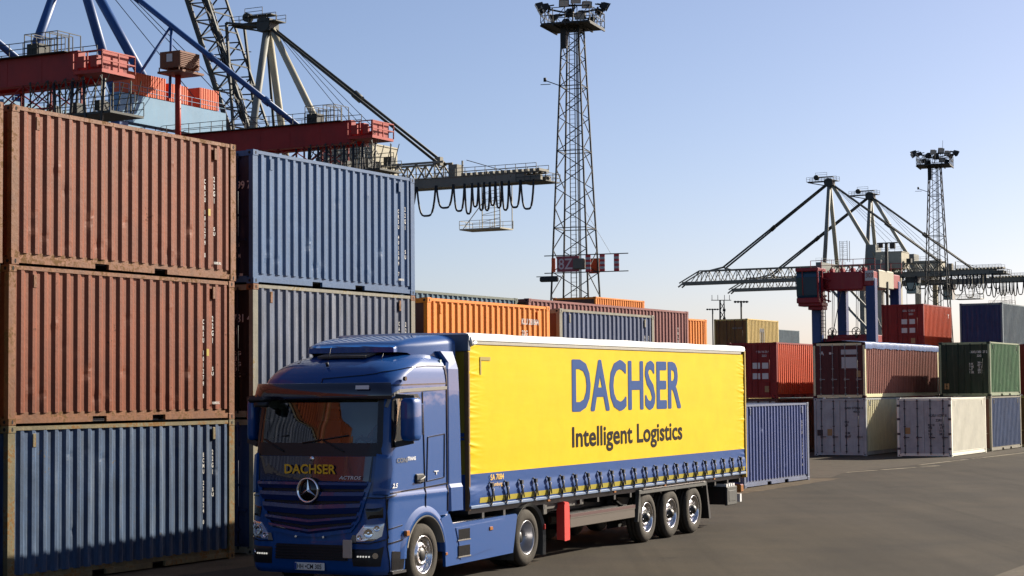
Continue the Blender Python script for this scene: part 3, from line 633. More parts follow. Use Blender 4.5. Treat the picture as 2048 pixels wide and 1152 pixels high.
        railing(b, (30, -1.9, 33.1), (end, -1.9, 33.1), r=.06); railing(b, (0, 1.9, 33.1), (end, 1.9, 33.1), r=.06)
        b.box((31.6, -1.0, 33.2), (33.0, .6, 34.9)); b.bar((29.5, 0, 35), (29.5, 0, 36.2), .9); b.bar((34, -1.2, 35.3), (34, -1.2, 33.2), .2)
        for k in range(14): b.box((end-12+k*.9, -1.6, 33.15), (end-11.4+k*.9, 1.4, 33.5))
        b.bar((34, 0, 35.5), (end-6, 0, 33.6), .1)
        b.build('boom_fittings', M['cmid'], t); b = MB(); b.box((end-3, -2.2, 31.6), (end+1.6, 2.2, 31.75)); 
        for y in (-2.2, 2.2): railing(b, (end-3, y, 31.75), (end+1.6, y, 31.75), r=.07)
        railing(b, (end+1.6, -2.2, 31.7), (end+1.6, 2.2, 31.7), r=.07)
        b.build('walkway', M['cdark'], t)
        b = MB(); b.box((13.4, -3.5, 34.0), (20.4, 3.6, 38.3)); b.box((13.4, -3.6, 38.3), (20.5, 3.7, 38.5)); b.build('machinery_house', M['ccream'], t); b = MB(); b.box((11.0, -2.6, 33.5), (13.2, 2.4, 40.6)); b.build('hoist_tower', M['cgrey'], t)
        b = MB(); railing(b, (13.5, -3.6, 38.5), (20.4, -3.6, 38.5), r=.06); b.box((21, -1.2, 35.4), (22.2, .3, 36.6)); b.build('roof_railing', M['cdark'], t)
        loops(t, [17, 20.4, 23.8, 27.2, 30.4, 33.2, 35.0, 36.2, 37.2, 38.1, 39.0, 39.9, 40.9, 42.0, 43.8, 45.9], -2.4, 31.9, 3.8, .15, .15)
        # hanging access platform
        b = MB(); zb = 25.4
        b.box((34, -2.2, zb), (40.5, 1.6, zb+.18))
        for y in (-2.2, 1.6): railing(b, (34, y, zb+.18), (40.5, y, zb+.18), r=.05)
        railing(b, (34, -2.2, zb+.18), (34, 1.6, zb+.18), r=.05)
        for x in (37.6, 40.4):
            for y in (-2.1, 1.5): b.bar((x, y, zb), (x, y, 31.9), .11)
        for k in range(6): b.bar((37.6, -2.1, zb+k), (40.4, -2.1, zb+k+.5), .06); b.bar((37.6, -2.1, zb+k+.9), (40.4, -2.1, zb+k+.9), .06)
        b.bar((34.4, -2.1, zb), (37.6, -2.1, 29), .09)
        b.build('hanging_platform', M['ccream'], t)
        b = MB(); b.box((21, -1.4, 27.4), (23.6, 1.4, 30.2)); b.build('operator_cabin', M['glass_teal'], t)
        b = MB(); b.box((20.8, -1.5, 30.2), (24, 1.5, 31.6)); b.build('trolley', M['cdark'], t)
        ends = [(30, 35.2)] + ([(-30.5, 36.2)] if outreach == 'down' else [])
        for ex, ez in ends:
            sg = 1 if ex > 0 else -1
            b = MB()
            for y in (-.5, .5): b.tube((.6*sg, y*1.2, az-.6), (ex, y*2.4, ez), .22 if sg > 0 else .26, 8)
            q = Vector((.6*sg, 0, az-.6)).lerp(Vector((ex, 0, ez)), .52); b.tube(q-Vector((.6*sg, 0, -.5)), q+Vector((.6*sg, 0, -.5)), .6, 8)
            b.build('stay', M['cdark'], t)
        b = MB()
        for k in range(3): b.tube((.8, .2*k, az-.5), (16+1.6*k, .3*k, 40.4), .045, 4, smooth=False)
        for k in range(2): b.tube((19+k*2, -1.3, 31.5), (19+k*2, -1.3, 8), .05, 4, smooth=False)
        b.build('hoist_rope', M['rope'], t)
        b = MB()   # stair tower stub
        for x in (5.2, 7.2):
            for y in (-8, -6): b.bar((x, y, 36), (x, y, 41.5), .12)
        for k in range(5): railing(b, (5.2, -8, 36+k*1.1), (7.2, -8, 36+k*1.1), .9, 2, .05)
        b.build('stair_tower', M['cdark'], t)
    # outreach
    if outreach == 'down':
        b = MB()
        for y in (-lat_y/2, lat_y/2):
            b.box((-42.5, y-.32, 31.7), (-1, y+.32, 32.6)); truss(b, -37, -1, y, 32.6, 35.5, 12, .18); b.bar((-37.5, y, 35.5), (-1, y, 35.5), .34)
            b.bar((-37.5, y, 35.5), (-43.5, y, 32.3), .3); b.bar((-37.5, y, 35.5), (-40, y, 32.4), .18); b.bar((-37.5, y, 35.5), (-38.2, y, 32.4), .18); b.bar((-43.8, y, 31.2), (-42, y, 32.5), .35)
        for x in range(-42, 0, 3): b.bar((x, -lat_y/2, 32.2), (x, lat_y/2, 32.2), .2)
        for x in range(-36, 0, 3): b.bar((x, -lat_y/2, 35.5), (x, lat_y/2, 35.5), .2)
        for x in (-30.5, -29): b.bar((-30.5, 0, 36.2), (x+1, -1.2, 35.5), .3)
        b.bar((-30.5, 0, 36.4), (-35, 0, 35.5), .8, .4)
        b.build('outreach_boom', M['cmid'], t)
    elif outreach == 'raised':
        b = MB(); a = R(69); ca, sa = math.cos(a), math.sin(a); ln = 44
        def Q(s, h, y): return (-1.2-s*ca-h*sa*-1*-1, y, 32+s*sa-h*ca*-1*-1+0) if False else (-1.2-s*ca+h*sa, y, 32+s*sa+h*ca)
        for y in (-lat_y, lat_y):
            b.bar(Q(0, 0, y), Q(ln, 0, y), .6); b.bar(Q(0, 3.4, y), Q(ln, 3.4, y), .32)
            n = 15
            for i in range(n):
                s0, s1, s2 = ln*i/n, ln*(i+.5)/n, ln*(i+1)/n
                b.bar(Q(s0, 0, y), Q(s1, 3.4, y), .18); b.bar(Q(s1, 3.4, y), Q(s2, 0, y), .18)
        for i in range(16):
            s0 = ln*i/15; b.bar(Q(s0, 0, -lat_y), Q(s0, 0, lat_y), .22); b.bar(Q(s0, 3.4, -lat_y), Q(s0, 3.4, lat_y), .18)
            if i < 15: b.bar(Q(s0, 0, -lat_y), Q(ln*(i+1)/15, 0, lat_y), .14)
        b.build('outreach_boom', M['cdark'], t)
        b = MB()
        for k in range(7): b.path([Q(s, 1.6+.14*math.sin(s*1.3+k)+.1*k, -lat_y*.4+k*.18) for s in [ln*i/24 for i in range(25)]], .11, 5)
        b.build('cable_bundle', M['cable'], t)
        b = MB()
        for y in (-2.2, 2.4): b.bar((-.5, y*.3, 57.8), (-6.0, y, 58.6), .3); b.bar((-6, y, 58.6), (-3.2, y*1.5, 33), .35); 
        for k in range(6): b.bar((-3.2-.45*k, 3.4, 33+k*4.4), (-4.6-.45*k, 3.4, 33.2+k*4.4), .12)
        b.tube((-1.6, 2, 57), (-.9, 4.2, 33), .22, 6)
        b.build('boom_stay_frame', M['cdark'], t)
    return t

sts_crane('harbour_crane', 'grey ship-to-shore crane with raised lattice boom, left of the tall light mast', (-36.3, 284, 0), 'grey', 'raised')
sts_crane('harbour_crane', 'grey ship-to-shore crane at right, the nearer and taller-looking of the lowered pair', (85.6, 511.6, 0), 'grey', 'down')
sts_crane('harbour_crane', 'grey ship-to-shore crane beside the distant light mast, farther of the lowered pair', (103.6, 549, 0), 'grey', 'down')
sts_crane('harbour_crane', 'blue ship-to-shore crane whose red girder ends above the slate-blue container', (-53.1, 229.6, 0), 'blue', 'none')
sts_crane('harbour_crane', 'ship-to-shore crane whose red girder enters from the left picture edge', (-73.1, 185.5, 0), 'blue', 'none', dense=False)

# ------------------------------------------------------------ light masts
def light_mast(label, loc, sign, H=31.7):
    t = thing('light_mast', label, 'light mast', loc, -TH+R(8))
    def hw(z): return 1.92+(.68-1.92)*z/H
    for sx in (-1, 1):
        for sy in (-1, 1):
            b = MB(); b.bar((sx*hw(0), sy*hw(0), 0), (sx*hw(H), sy*hw(H), H), .12); b.build('mast_leg', M['steel_dark'], t)
    b = MB(); z = 0; k = 0
    while z < H-.3:
        dz = 1.05*hw(z)+.25; z2 = min(H, z+dz)
        for (ax, ay, bx, by) in ((-1,-1,1,-1),(1,-1,1,1),(1,1,-1,1),(-1,1,-1,-1)):
            zm = (z+z2)/2; a, c = hw(z), hw(z2)
            if k % 2: ax, ay, bx, by = bx, by, ax, ay
            b.bar((ax*a, ay*a, z), (bx*c, by*c, z2), .06)
            if k % 4 == 0: b.bar((ax*a, ay*a, z), (bx*a, by*a, z), .065)
        z = z2; k += 1
    b.build('lattice', M['steel_dark'], t)
    b = MB()
    for x in (-.22, .22): b.bar((x-.2, .1, 0), (x-.1, 0, H), .06)
    for i in range(90): b.bar((-.42, .1, .3+i*.34), (.12, .1, .3+i*.34), .03)
    for x in (.3, .38, .46): b.bar((x, .2, 0), (x-.1, .1, H), .05)
    b.build('ladder', M['steel_dark'], t)
    b = MB(); s = 2.0
    b.box((-s, -s, H), (s, s, H+.14)); 
    for i in range(5): b.bar((-s+i, -s, H-.06), (-s+i, s, H-.06), .12)
    b.build('platform', M['steel_dark'], t)
    b = MB()
    for (x0, y0, x1, y1) in ((-s,-s,s,-s),(s,-s,s,s),(s,s,-s,s),(-s,s,-s,-s)):
        railing(b, (x0, y0, H+.14), (x1, y1, H+.14), 1.15, 4, .045)
        for i in range(4):
            a = Vector((x0, y0, H+.14)).lerp(Vector((x1, y1, H+.14)), i/4); c = Vector((x0, y0, H+1.29)).lerp(Vector((x1, y1, H+1.29)), (i+1)/4); b.bar(a, c, .04)
    b.build('railing', M['steel_dark'], t)
    # floodlights
    rr = random.Random(5)
    for i in range(4):
        a = i*PI/2+.4
        for off, out, zz in ((-.9, 2.35, 1.55), (.0, 2.6, 1.75), (.9, 2.2, 1.45), (0.4, 1.5, .7)):
            if i == 1 and off == .9: continue
            cx = math.cos(a)*out-math.sin(a)*off; cy = math.sin(a)*out+math.cos(a)*off
            d = Vector((math.cos(a), math.sin(a), -.55)).normalized(); sd_ = Vector((-math.sin(a), math.cos(a), 0)); up = d.cross(sd_)*-1
            c = Vector((cx, cy, H+zz)); b = MB()
            back = [c-d*.28+sd_*x*.22+up*y*.16 for x, y in ((-1,-1),(1,-1),(1,1),(-1,1))]
            fr = [c+d*.3+sd_*x*.4+up*y*.28 for x, y in ((-1,-1),(1,-1),(1,1),(-1,1))]
            b.rings([back, fr], 0, True, True); b.bar(c-d*.2, c-d*.75-Vector((0, 0, .2)), .09)
            fl = b.build('floodlight', M['steel_dark'], t)
            g_ = MB(); g_.add([c+d*.302+sd_*x*.35+up*y*.24 for x, y in ((-1,-1),(1,-1),(1,1),(-1,1))], [(0, 1, 2, 3)]); g_.build('lamp_glass', M['striplamp'], fl)
    b = MB()
    for a in (0.4, .4+PI/2, .4+PI, .4+1.5*PI):
        b.bar((math.cos(a)*.6, math.sin(a)*.6, H+1.2), (math.cos(a)*1.9, math.sin(a)*1.9, H+1.45), .12); b.bar((math.cos(a)*1.9-math.sin(a)*1.1, math.sin(a)*1.9+math.cos(a)*1.1, H+1.4), (math.cos(a)*1.9+math.sin(a)*1.1, math.sin(a)*1.9-math.cos(a)*1.1, H+1.4), .12)
    b.bar((0, 0, H), (0, 0, H+2.1), .1); b.bar((.8, .8, H), (.9, .9, H+3.3), .04)
    b.build('lamp_bracket', M['steel_dark'], t)
    b = MB(); b.box((-.8, -.8, H-1.7), (-.35, -.35, H-.1)); b.build('junction_box', M['steel_dark'], t)
    b = MB(); b.bar((-hw(27), -hw(27), 27), (-1.9, -1.4, 27.4), .06); b.tube((-1.9, -1.4, 27.3), (-1.9, -1.4, 27.6), .12, 6); b.bar((-1.5, -1.2, 27.1), (-2.3, -1.3, 27.1), .05); b.build('anemometer_arm', M['steel_dark'], t)
    if sign:
        zc = 12.85
        h = hw(zc)+.1
        b = MB(); b.box((-h+.55, -h-.16, zc-.62), (h-.7, -h-.12, zc+.62)); s_ = b.build('sign_board', mat('maroon_sign_paint', (.42, .05, .07), .5), t)
        text_mesh('8Z', 1.15, .85, (-h+.68, -h-.165, zc-.42), (1, 0, 0), (0, 0, 1), mat('pink_grey_sign_letter', (.9, .7, .7), .6), s_, 'lettering', .01)
        b = MB()
        for z_ in (zc-.68, zc+.68): b.bar((-h-.5, -h-.1, z_), (h+3.3, -h-.1, z_), .07)
        b.bar((hw(17), -hw(17), 17), (h+1.9, -h-.1, zc+.7), .02)
        b.build('sign_rail', M['steel_dark'], t)
        rp = mat('signal_red_board', (.7, .03, .03), .5)
        for x in (h-.15, h+1.0, h+2.15):
            b = MB(); 
            for k in range(7): b.box((x, -h-.16, zc-.65+k*.186), (x+.42, -h-.12, zc-.65+(k+1)*.186), k % 2)
            b.build('striped_board', [rp, M['grey_mark']], t)
        b = MB(); b.bev((h-1.15, -h-.3, zc-.45), (h-.25, -h+.35, zc+.4), .08); b.build('alarm_box', mat('olive_grey_box', (.16, .15, .12), .6), t)
        b = MB(); b.box((-h+.05, -h+.0, zc-.6), (-h+.35, -h+.06, zc+.5)); b.build('backing_panel', M['corange'], t); b = MB(); b.box((h-.9, h-.0, zc-.6), (h, h+.06, zc+.6)); b.build('backing_panel', M['corange'], t)
        b = MB(); b.bev((-h-.9, -h-.2, 11.5), (-h+.55, -h+.3, 11.9), .08); b.bar((-h-1.2, -h, 11.92), (-h+.8, -h, 11.92), .06); b.build('lower_lamp', M['steel_dark'], t)
    return t
light_mast('tall lattice light mast with an 8Z sign and striped boards near its foot', (5.0, 150, 0), True)
light_mast('smaller-looking distant lattice light mast behind the grey cranes at right', (52.4, 235, 0), False, 30.2)

# ------------------------------------------------------------ straddle carrier
def straddle():
    t = thing('straddle_carrier', 'red and blue straddle carrier numbered 303 towering over the container stacks at right', 'straddle carrier', (25.9, 162.0, 0), -TH)
    bl = weathered('carrier_blue_leg_paint', (.03, .08, .27), .03, .4, scale=.2); rd = weathered('carrier_red_paint', (.42, .02, .03), .03, .4, vary=.15, scale=.2)
    for x in (0, 4.75):
        for y in (0, 6.9):
            b = MB(); b.bev((x-.4, y-.4, .9), (x+.4, y+.4, 12.2), .06); l_ = b.build('leg', bl, t)
        b = MB(); b.bev((x-.45, -1.6, .7), (x+.45, 8.5, 1.5), .08); b.build('wheel_beam', bl, t)
        for y in (-1, 1.6, 5.2, 7.8):
            b = MB(); b.tube((x-.3, y, .75), (x+.3, y, .75), .75, 18); b.build('wheel', M['black'], t)
    b = MB(); b.bev((-.3, -.45, 11.5), (5.1, 7.2, 12.75), .08); b.bev((.5, -.75, 11.2), (4.2, -.4, 12.75), .1)
    b.build('top_frame', rd, t)
    b = MB()
    for x in (.3, 1.2, 2.1, 3.0, 4.0): b.bev((x, -.2, 12.75), (x+.3, .4, 13.1), .05)
    b.build('winch_cover', rd, t); b = MB(); railing(b, (-.4, -.4, 12.9), (5.2, -.4, 12.9), .9, 6, .035); railing(b, (-.4, 7.3, 12.9), (5.2, 7.3, 12.9), .9, 6, .035)
    b.build('railing', rd, t); b = MB()
    for k in range(6): b.path([(.2+k*.25, -.9, 12.6-.1*k), (.0+k*.2, -1.1, 11.8), (.3+k*.2, -.9, 11.0+.1*k)], .05, 5)
    b.build('hydraulics', rd, t)
    b = MB(); b.bev((3.6, 1.0, 12.76), (5.1, 5.0, 12.95), .05); b.bev((4.9, .7, 11.4), (5.2, 5.0, 12.9), .06); b.build('engine_house', M['ccream'], t)
    # cab
    b = MB(); x0, x1 = -1.05, .85
    prof = [(-2.2, 10.8), (-1.9, 10.3), (-.5, 10.2), (-.3, 12.9), (-2.0, 13.0), (-2.35, 12.3)]
    b.prism([(y, z) for y, z in prof], x0, x1, 0, 'x'); c_ = b.build('cab', M['glass_dark'], t)
    b = MB(); b.bev((x0-.04, -2.4, 12.8), (x1+.06, -.25, 13.1), .05); b.bev((x0-.03, -2.2, 10.15), (x1+.05, -.3, 10.6), .05); b.bar((x1, -2.2, 10.4), (x1, -2.35, 12.9), .12); b.bar((x0+.58, -2.26, 10.8), (x0+.58, -2.4, 12.9), .06); b.bar((x0, -.45, 10.4), (x0, -.45, 12.9), .3); b.build('cab_frame', rd, c_)
    b = MB(); b.box((x0-.02, -2.0, 10.95), (x0-.005, -.6, 12.75)); b.build('window', M['glass_teal'], c_)
    b = MB(); b.add([(x0+.1, -2.37, 12.25), (x0+.55, -2.37, 12.25), (x0+.55, -2.25, 10.9), (x0+.1, -2.25, 10.9)], [(3, 2, 1, 0)]); b.build('window', M['glass_teal'], c_); b = MB(); b.add([(x0+.62, -2.37, 12.25), (x1-.1, -2.37, 12.25), (x1-.1, -2.25, 10.9), (x0+.62, -2.25, 10.9)], [(3, 2, 1, 0)]); b.add([(x0+.1, -2.38, 12.3), (x1-.1, -2.38, 12.3), (x1-.1, -2.06, 12.95), (x0+.1, -2.06, 12.95)], [(0, 1, 2, 3)]); b.build('window', M['glass_dark'], c_)
    b = MB(); b.bev((x0, -1.9, 9.9), (x1+.2, -.3, 10.2), .05); b.bev((x0+.7, -1.4, 9.6), (x1+.1, -.2, 9.9), .04)
    for zz in (10.5, 11.3, 12.3): b.bar((.9, -1.5, zz), (.9, -.3, zz+.3), .12); b.bar((.85, -1.2, zz), (1.4, -.6, zz-.2), .1)
    b.bar((.95, -1.5, 10.2), (.95, -1.5, 12.9), .14); b.bar((1.2, -.6, 10.2), (1.2, -.6, 12.9), .1); b.build('cab_support', rd, t)
    b = MB(); b.box((4.37, -.49, 11.95), (5.10, -.46, 12.8)); pl = b.build('number_plate', M['white_mark'], t)
    text_mesh('303', .62, .42, (4.43, -.492, 12.2), (1, 0, 0), (0, 0, 1), M['signal_red_ink'], pl, 'lettering', .02)
    b = MB(); b.bev((.6, .6, 6.75), (4.3, 6.4, 7.5), .05); b.bev((.2, .3, 6.9), (4.6, 1.0, 7.2), .05); b.build('spreader', rd, t)
    for x in (1.1, 3.2, 4.25):
        b = MB(); b.lathe_y([(.33, -.05), (.38, -.05), (.38, .05), (.33, .05)], (x, .5, 7.75), 20)
        for k in range(6): a = k*PI/3; b.bar((x, .5, 7.75), (x+.34*math.cos(a), .5, 7.75+.34*math.sin(a)), .05)
        b.bar((x, .5, 7.2), (x, .5, 7.75), .12); b.build('rope_pulley', M['cdark'], t)
    b = MB()
    for x in (1.1, 1.25, 3.2, 3.35): b.bar((x, .5, 7.75), (x+.1, .5, 11.6), .04)
    b.bar((1.1, .5, 7.75), (3.35, .5, 7.75), .05); b.bar((1.1, .5, 7.4), (1.1, .6, 7.7), .05); b.bar((1.1, .6, 7.4), (1.9, .6, 11.2), .05); b.bar((4.0, 6, 7.4), (2.6, 6, 11.2), .05)
    b.build('hoist_rope', M['rope'], t)
    b = MB()
    for x in (.48, .86): b.bar((x, -.5, 1.5), (x, -.5, 10.9), .06)
    for k in range(30): b.bar((.48, -.5, 1.6+k*.31), (.86, -.5, 1.6+k*.31), .045)
    b.build('ladder', M['cdark'], t)
    b = MB(); b.bar((5.2, 3.0, 12.9), (5.2, 3.0, 15.3), .22); b.bar((4.4, 3, 15.3), (6.2, 3, 15.3), .1); b.bar((4.4, 3, 14.7), (4.4, 3, 15.3), .06); b.bev((4.5, 2.9, 14.9), (4.9, 3.1, 15.25), .03); b.bev((5.5, 2.9, 14.8), (5.95, 3.2, 15.25), .03); b.bar((5.2, 3, 7), (5.2, 3, 12), .2); b.build('lamp_pole', M['cdark'], t)
    return t
M['signal_red_ink'] = mat('dark_red_ink', (.3, .02, .02), .5)
straddle()
# small distant masts
def antenna(label, loc, h, kind):
    t = thing('antenna_mast', label, 'mast', loc, .2)
    b = MB()
    if kind == 'lattice':
        for x, y in ((-.5, -.5), (.5, -.5), (0, .6)): b.bar((x, y, 0), (x*.5, y*.5, h), .1)
        for k in range(int(h)): b.bar((-.5*(1-k/h*.5), -.4, k), (.5*(1-k/h*.5), -.4, k+1), .06); b.bar((.5*(1-k/h*.5), -.4, k), (-.5*(1-k/h*.5), -.4, k+1), .06)
        b.build('mast', M['steel_dark'], t); b = MB()
        b.bar((-1.2, 0, h), (1.2, 0, h), .08); 
        for x in (-1.1, -.4, .4, 1.0): b.bar((x, 0, h), (x, 0, h+.6), .05)
        for k in range(4): b.box((.2, -.2, h-1.3-k), (.45, .1, h-1.0-k))
        b.build('antenna', M['steel_dark'], t)
    else:
        b.tube((0, 0, 0), (0, 0, h), .1, 8); b.build('mast', M['steel_dark'], t)
        b = MB(); b.bar((-h*.065, 0, h), (h*.065, 0, h), .12); 
        for k in range(5): b.box((-h*.06+k*h*.026, -.1, h-.12), (-h*.06+k*h*.026+.15, .1, h+.1))
        b.build('crossarm', M['steel_dark'], t)
    return t
antenna('distant lattice antenna mast just above the mustard container', (24.1, 220, 0), 13.2, 'lattice')
antenna('distant T-shaped lamp mast right of the lattice antenna', (24.0, 200, 0), 12.1, 't')
antenna('small distant T-shaped lamp mast left of the lattice antenna', (27.3, 260, 0), 13.8, 't')
# ------------------------------------------------------------ articulated lorry: local x backwards from the trailer front, y across (0 = near side), z up
LR = PI/2-R(26.386)
T = thing('articulated_lorry', 'blue articulated lorry with a big yellow curtain-sided trailer, driving past the container stacks', 'lorry', (-.7326, 31.7707, 0), LR)
def carpaint(name, col, flake=.15):
    m = mat(name, col, .45, 0, .75, spec=.2); nt = m.node_tree; L = nt.links.new; b = nt.nodes['Principled BSDF']
    b.inputs['Metallic'].default_value = flake; b.inputs['Coat Roughness'].default_value = .04
    tc = nd(nt, 'ShaderNodeTexCoord'); n = nd(nt, 'ShaderNodeTexNoise', Scale=2.2, Detail=3); L(tc.outputs['Object'], n.inputs['Vector'])
    bp = nd(nt, 'ShaderNodeBump', Strength=.03, Distance=.05); L(n.outputs[0], bp.inputs['Height']); L(bp.outputs[0], b.inputs['Coat Normal'])
    return m
CAB = carpaint('blue_cab_paint', (.0, .092, .38), .0)
NAVY = mat('navy_gloss_panel', (.008, .010, .045), .2, 0, 1.0)
DARK = mat('dark_grille_plastic', (.006, .006, .010), .45)
GREYT = mat('grey_trim', (.30, .28, .24), .5)
GREYP = weathered('grey_mudguard_plastic', (.12, .12, .11), 0, .65, vary=.2)
RUB = weathered('dusty_tyre_rubber', (.075, .062, .046), 0, .85, vary=.35, dust=(.16, .12, .08), streak=.6, scale=2, bump=.3)
ALU = mat('polished_aluminium', (.75, .75, .77), .22, 1.0)
ALUW = mat('silver_wheel_paint', (.40, .40, .42), .3, .6)
HUB = mat('black_wheel_hub', (.02, .02, .02), .45)
CHR = mat('chrome', (.8, .8, .82), .08, 1.0)
YEL = mat('yellow_lettering', (1.3, .75, .015), .5)
WHT = mat('white_lettering', (1.1, 1.1, 1.1), .5)
def glassmat(name, tint, ior=1.7):
    m = bpy.data.materials.new(name); m.use_nodes = True; nt = m.node_tree; nt.nodes.clear(); L = nt.links.new
    o = nd(nt, 'ShaderNodeOutputMaterial'); g_ = nd(nt, 'ShaderNodeBsdfGlossy', Roughness=.01); t_ = nd(nt, 'ShaderNodeBsdfTransparent'); t_.inputs[0].default_value = (*tint, 1)
    f = nd(nt, 'ShaderNodeFresnel', IOR=ior); mx = nd(nt, 'ShaderNodeMixShader'); L(f.outputs[0], mx.inputs[0]); L(t_.outputs[0], mx.inputs[1]); L(g_.outputs[0], mx.inputs[2]); L(mx.outputs[0], o.inputs[0])
    return m
GLASS = glassmat('windscreen_glass', (.6, .66, .64), 2.0); SIDEGLASS = glassmat('side_window_glass', (.6, .66, .62), 2.1)
LENS = mat('clear_lamp_lens', (.5, .5, .52), .06, .3, 1.0)
AMBER = mat('amber_lens', (.6, .2, .02), .15, 0, 1.0)

YC = 1.275
LV = [ # z, front u, half width, corner radius, bulge
 (.28, -2.80, 1.20, .30, .10), (.34, -2.86, 1.235, .32, .11), (.50, -2.885, 1.245, .33, .12), (.80, -2.885, 1.245, .34, .12), (1.1, -2.875, 1.245, .36, .12), (1.40, -2.865, 1.250, .38, .12),
 (1.475, -2.862, 1.262, .38, .12), (1.53, -2.86, 1.240, .38, .12), (1.75, -2.845, 1.240, .36, .12), (2.1, -2.80, 1.240, .34, .12), (2.27, -2.765, 1.240, .32, .12), (2.6, -2.70, 1.238, .30, .115), (3.0, -2.605, 1.236, .28, .11),
 (3.1, -2.575, 1.236, .30, .11), (3.2, -2.555, 1.236, .33, .11), (3.3, -2.50, 1.233, .40, .12), (3.4, -2.40, 1.225, .48, .14), (3.48, -2.28, 1.205, .54, .16), (3.55, -2.12, 1.17, .58, .18), (3.61, -1.93, 1.12, .6, .20), (3.66, -1.72, 1.06, .6, .22), (3.70, -1.48, .98, .55, .25), (3.72, -1.3, .90, .5, .25)]
def prof(z):
    z = min(max(z, LV[0][0]), LV[-1][0])
    for a, b in zip(LV, LV[1:]):
        if z <= b[0]:
            t = (z-a[0])/(b[0]-a[0]); return [a[i]+(b[i]-a[i])*t for i in range(1, 5)]
    return LV[-1][1:]
REAR = -.70
def S(q, z, off=0.0):
    F, w_, r, bl = prof(z); a = w_-r; aq = abs(q); A = r*PI/2; sg = 1 if q >= 0 else -1
    if aq <= a:
        sl = 2*bl*aq/w_**2; n = Vector((-1, sl)).normalized(); pp = aq; u = F+bl*(aq/w_)**2
    else:
        uc = F+bl*(a/w_)**2; sl0 = math.atan(2*bl*a/w_**2)
        if aq <= a+A:
            an = (aq-a)/r; pp = a+r*math.sin(an); u = uc+r*(1-math.cos(an)); an2 = sl0+(PI/2-sl0)*an/(PI/2); n = Vector((-math.cos(an2), math.sin(an2)))
        else: pp = w_; u = uc+r+(aq-a-A); n = Vector((0, 1))
    u += n.x*off; pp += n.y*off
    return Vector((u, YC-sg*pp, z))
def qs(u, z):
    F, w_, r, bl = prof(z); a = w_-r; uc = F+bl*(a/w_)**2
    if u >= uc+r: return a+r*PI/2+(u-uc-r)
    if u <= uc: return a*math.sqrt(max(0, (u-F)/bl))/a*w_ if u > F else 0
    return a+r*math.acos(max(-1, min(1, 1-(u-uc)/r)))
def inpoly(x, y, poly):
    c = False; n = len(poly)
    for i in range(n):
        x0, y0 = poly[i]; x1, y1 = poly[(i+1) % n]
        if (y0 > y) != (y1 > y) and x < (x1-x0)*(y-y0)/(y1-y0)+x0: c = not c
    return c
def patch(poly, off, m, parent, name, step=.06, smooth=True, thick=0):
    """surface patch over polygon in (q,z), scanline filled"""
    zs = sorted(set(round(p[1], 4) for p in poly)); zz = []
    for a, b in zip(zs, zs[1:]):
        n = max(1, math.ceil((b-a)/step)); zz += [a+(b-a)*i/n for i in range(n)]
    zz.append(zs[-1]); B = MB()
    def span(z, e):
        xs = []
        z2 = z+e
        for i in range(len(poly)):
            (x0, y0), (x1, y1) = poly[i], poly[(i+1) % len(poly)]
            if (y0 > z2) != (y1 > z2): xs.append((x1-x0)*(z-y0)/(y1-y0)+x0)
        return (min(xs), max(xs)) if xs else None
    wmax = max(p[0] for p in poly)-min(p[0] for p in poly); n = max(2, math.ceil(wmax/step)); rows = []
    for i, z in enumerate(zz):
        s_ = span(z, -1e-5 if i == len(zz)-1 else 1e-5)
        if i and i < len(zz)-1:
            pass
        rows.append([S(s_[0]+(s_[1]-s_[0])*k/n, z, off) for k in range(n+1)])
    B.rings(rows, 0, False, False, smooth, closed=False)
    # faces must look outward
    if thick:
        o = len(B.v); bd = [r[0] for r in rows]+rows[-1][1:]+[r[-1] for r in rows[::-1]][1:]+rows[0][::-1][1:-1]
        cx = Vector((0, YC, 0)); inn = []
        for v in bd: d = Vector((v.x+1.0, v.y-YC, 0)).normalized(); inn.append(v-d*thick)
        k = len(bd); B.add(bd+inn, [(i, (i+1) % k, (i+1) % k+k, i+k) for i in range(k)])
    return B.build(name, m, parent)
def ribbon(pts, wd, off, m, parent, name, side=None, closed=False, both=False):
    """thin raised strip following a (q,z) polyline"""
    B = MB()
    dn = []
    P_ = pts+([pts[0]] if closed else [])
    for (a, b) in zip(P_, P_[1:]):
        n = max(1, int(math.hypot(b[0]-a[0], b[1]-a[1])/.05))
        for i in range(n): dn.append((a[0]+(b[0]-a[0])*i/n, a[1]+(b[1]-a[1])*i/n))
    dn.append(P_[-1]); r1 = []; r2 = []
    for i, p in enumerate(dn):
        if closed: a = dn[(i-1) % (len(dn)-1)]; b = dn[(i+1) % (len(dn)-1)]
        else: a = dn[max(0, i-1)]; b = dn[min(len(dn)-1, i+1)]
        t = Vector((b[0]-a[0], b[1]-a[1])); t = t.normalized() if t.length else Vector((1, 0)); nn = Vector((-t.y, t.x))*wd/2
        r1.append((p[0]+nn.x, p[1]+nn.y)); r2.append((p[0]-nn.x, p[1]-nn.y))
    B.rings([[S(*p, off-.012) for p in r1], [S(*p, off) for p in r1], [S(*p, off) for p in r2], [S(*p, off-.012) for p in r2]], 0, False, False, False, closed=False)
    return B.build(name, m, parent)
def sp(poly):
    out = []
    for (a, b) in zip(poly, poly[1:]+[poly[-1]]):
        n = max(1, int(math.hypot(b[0]-a[0], b[1]-a[1])/.06))
        out += [(a[0]+(b[0]-a[0])*i/n, a[1]+(b[1]-a[1])*i/n) for i in range(n)]
    return [(qs(u, z), z) for u, z in out]
def mir(poly): return [(-q, z) for q, z in poly]

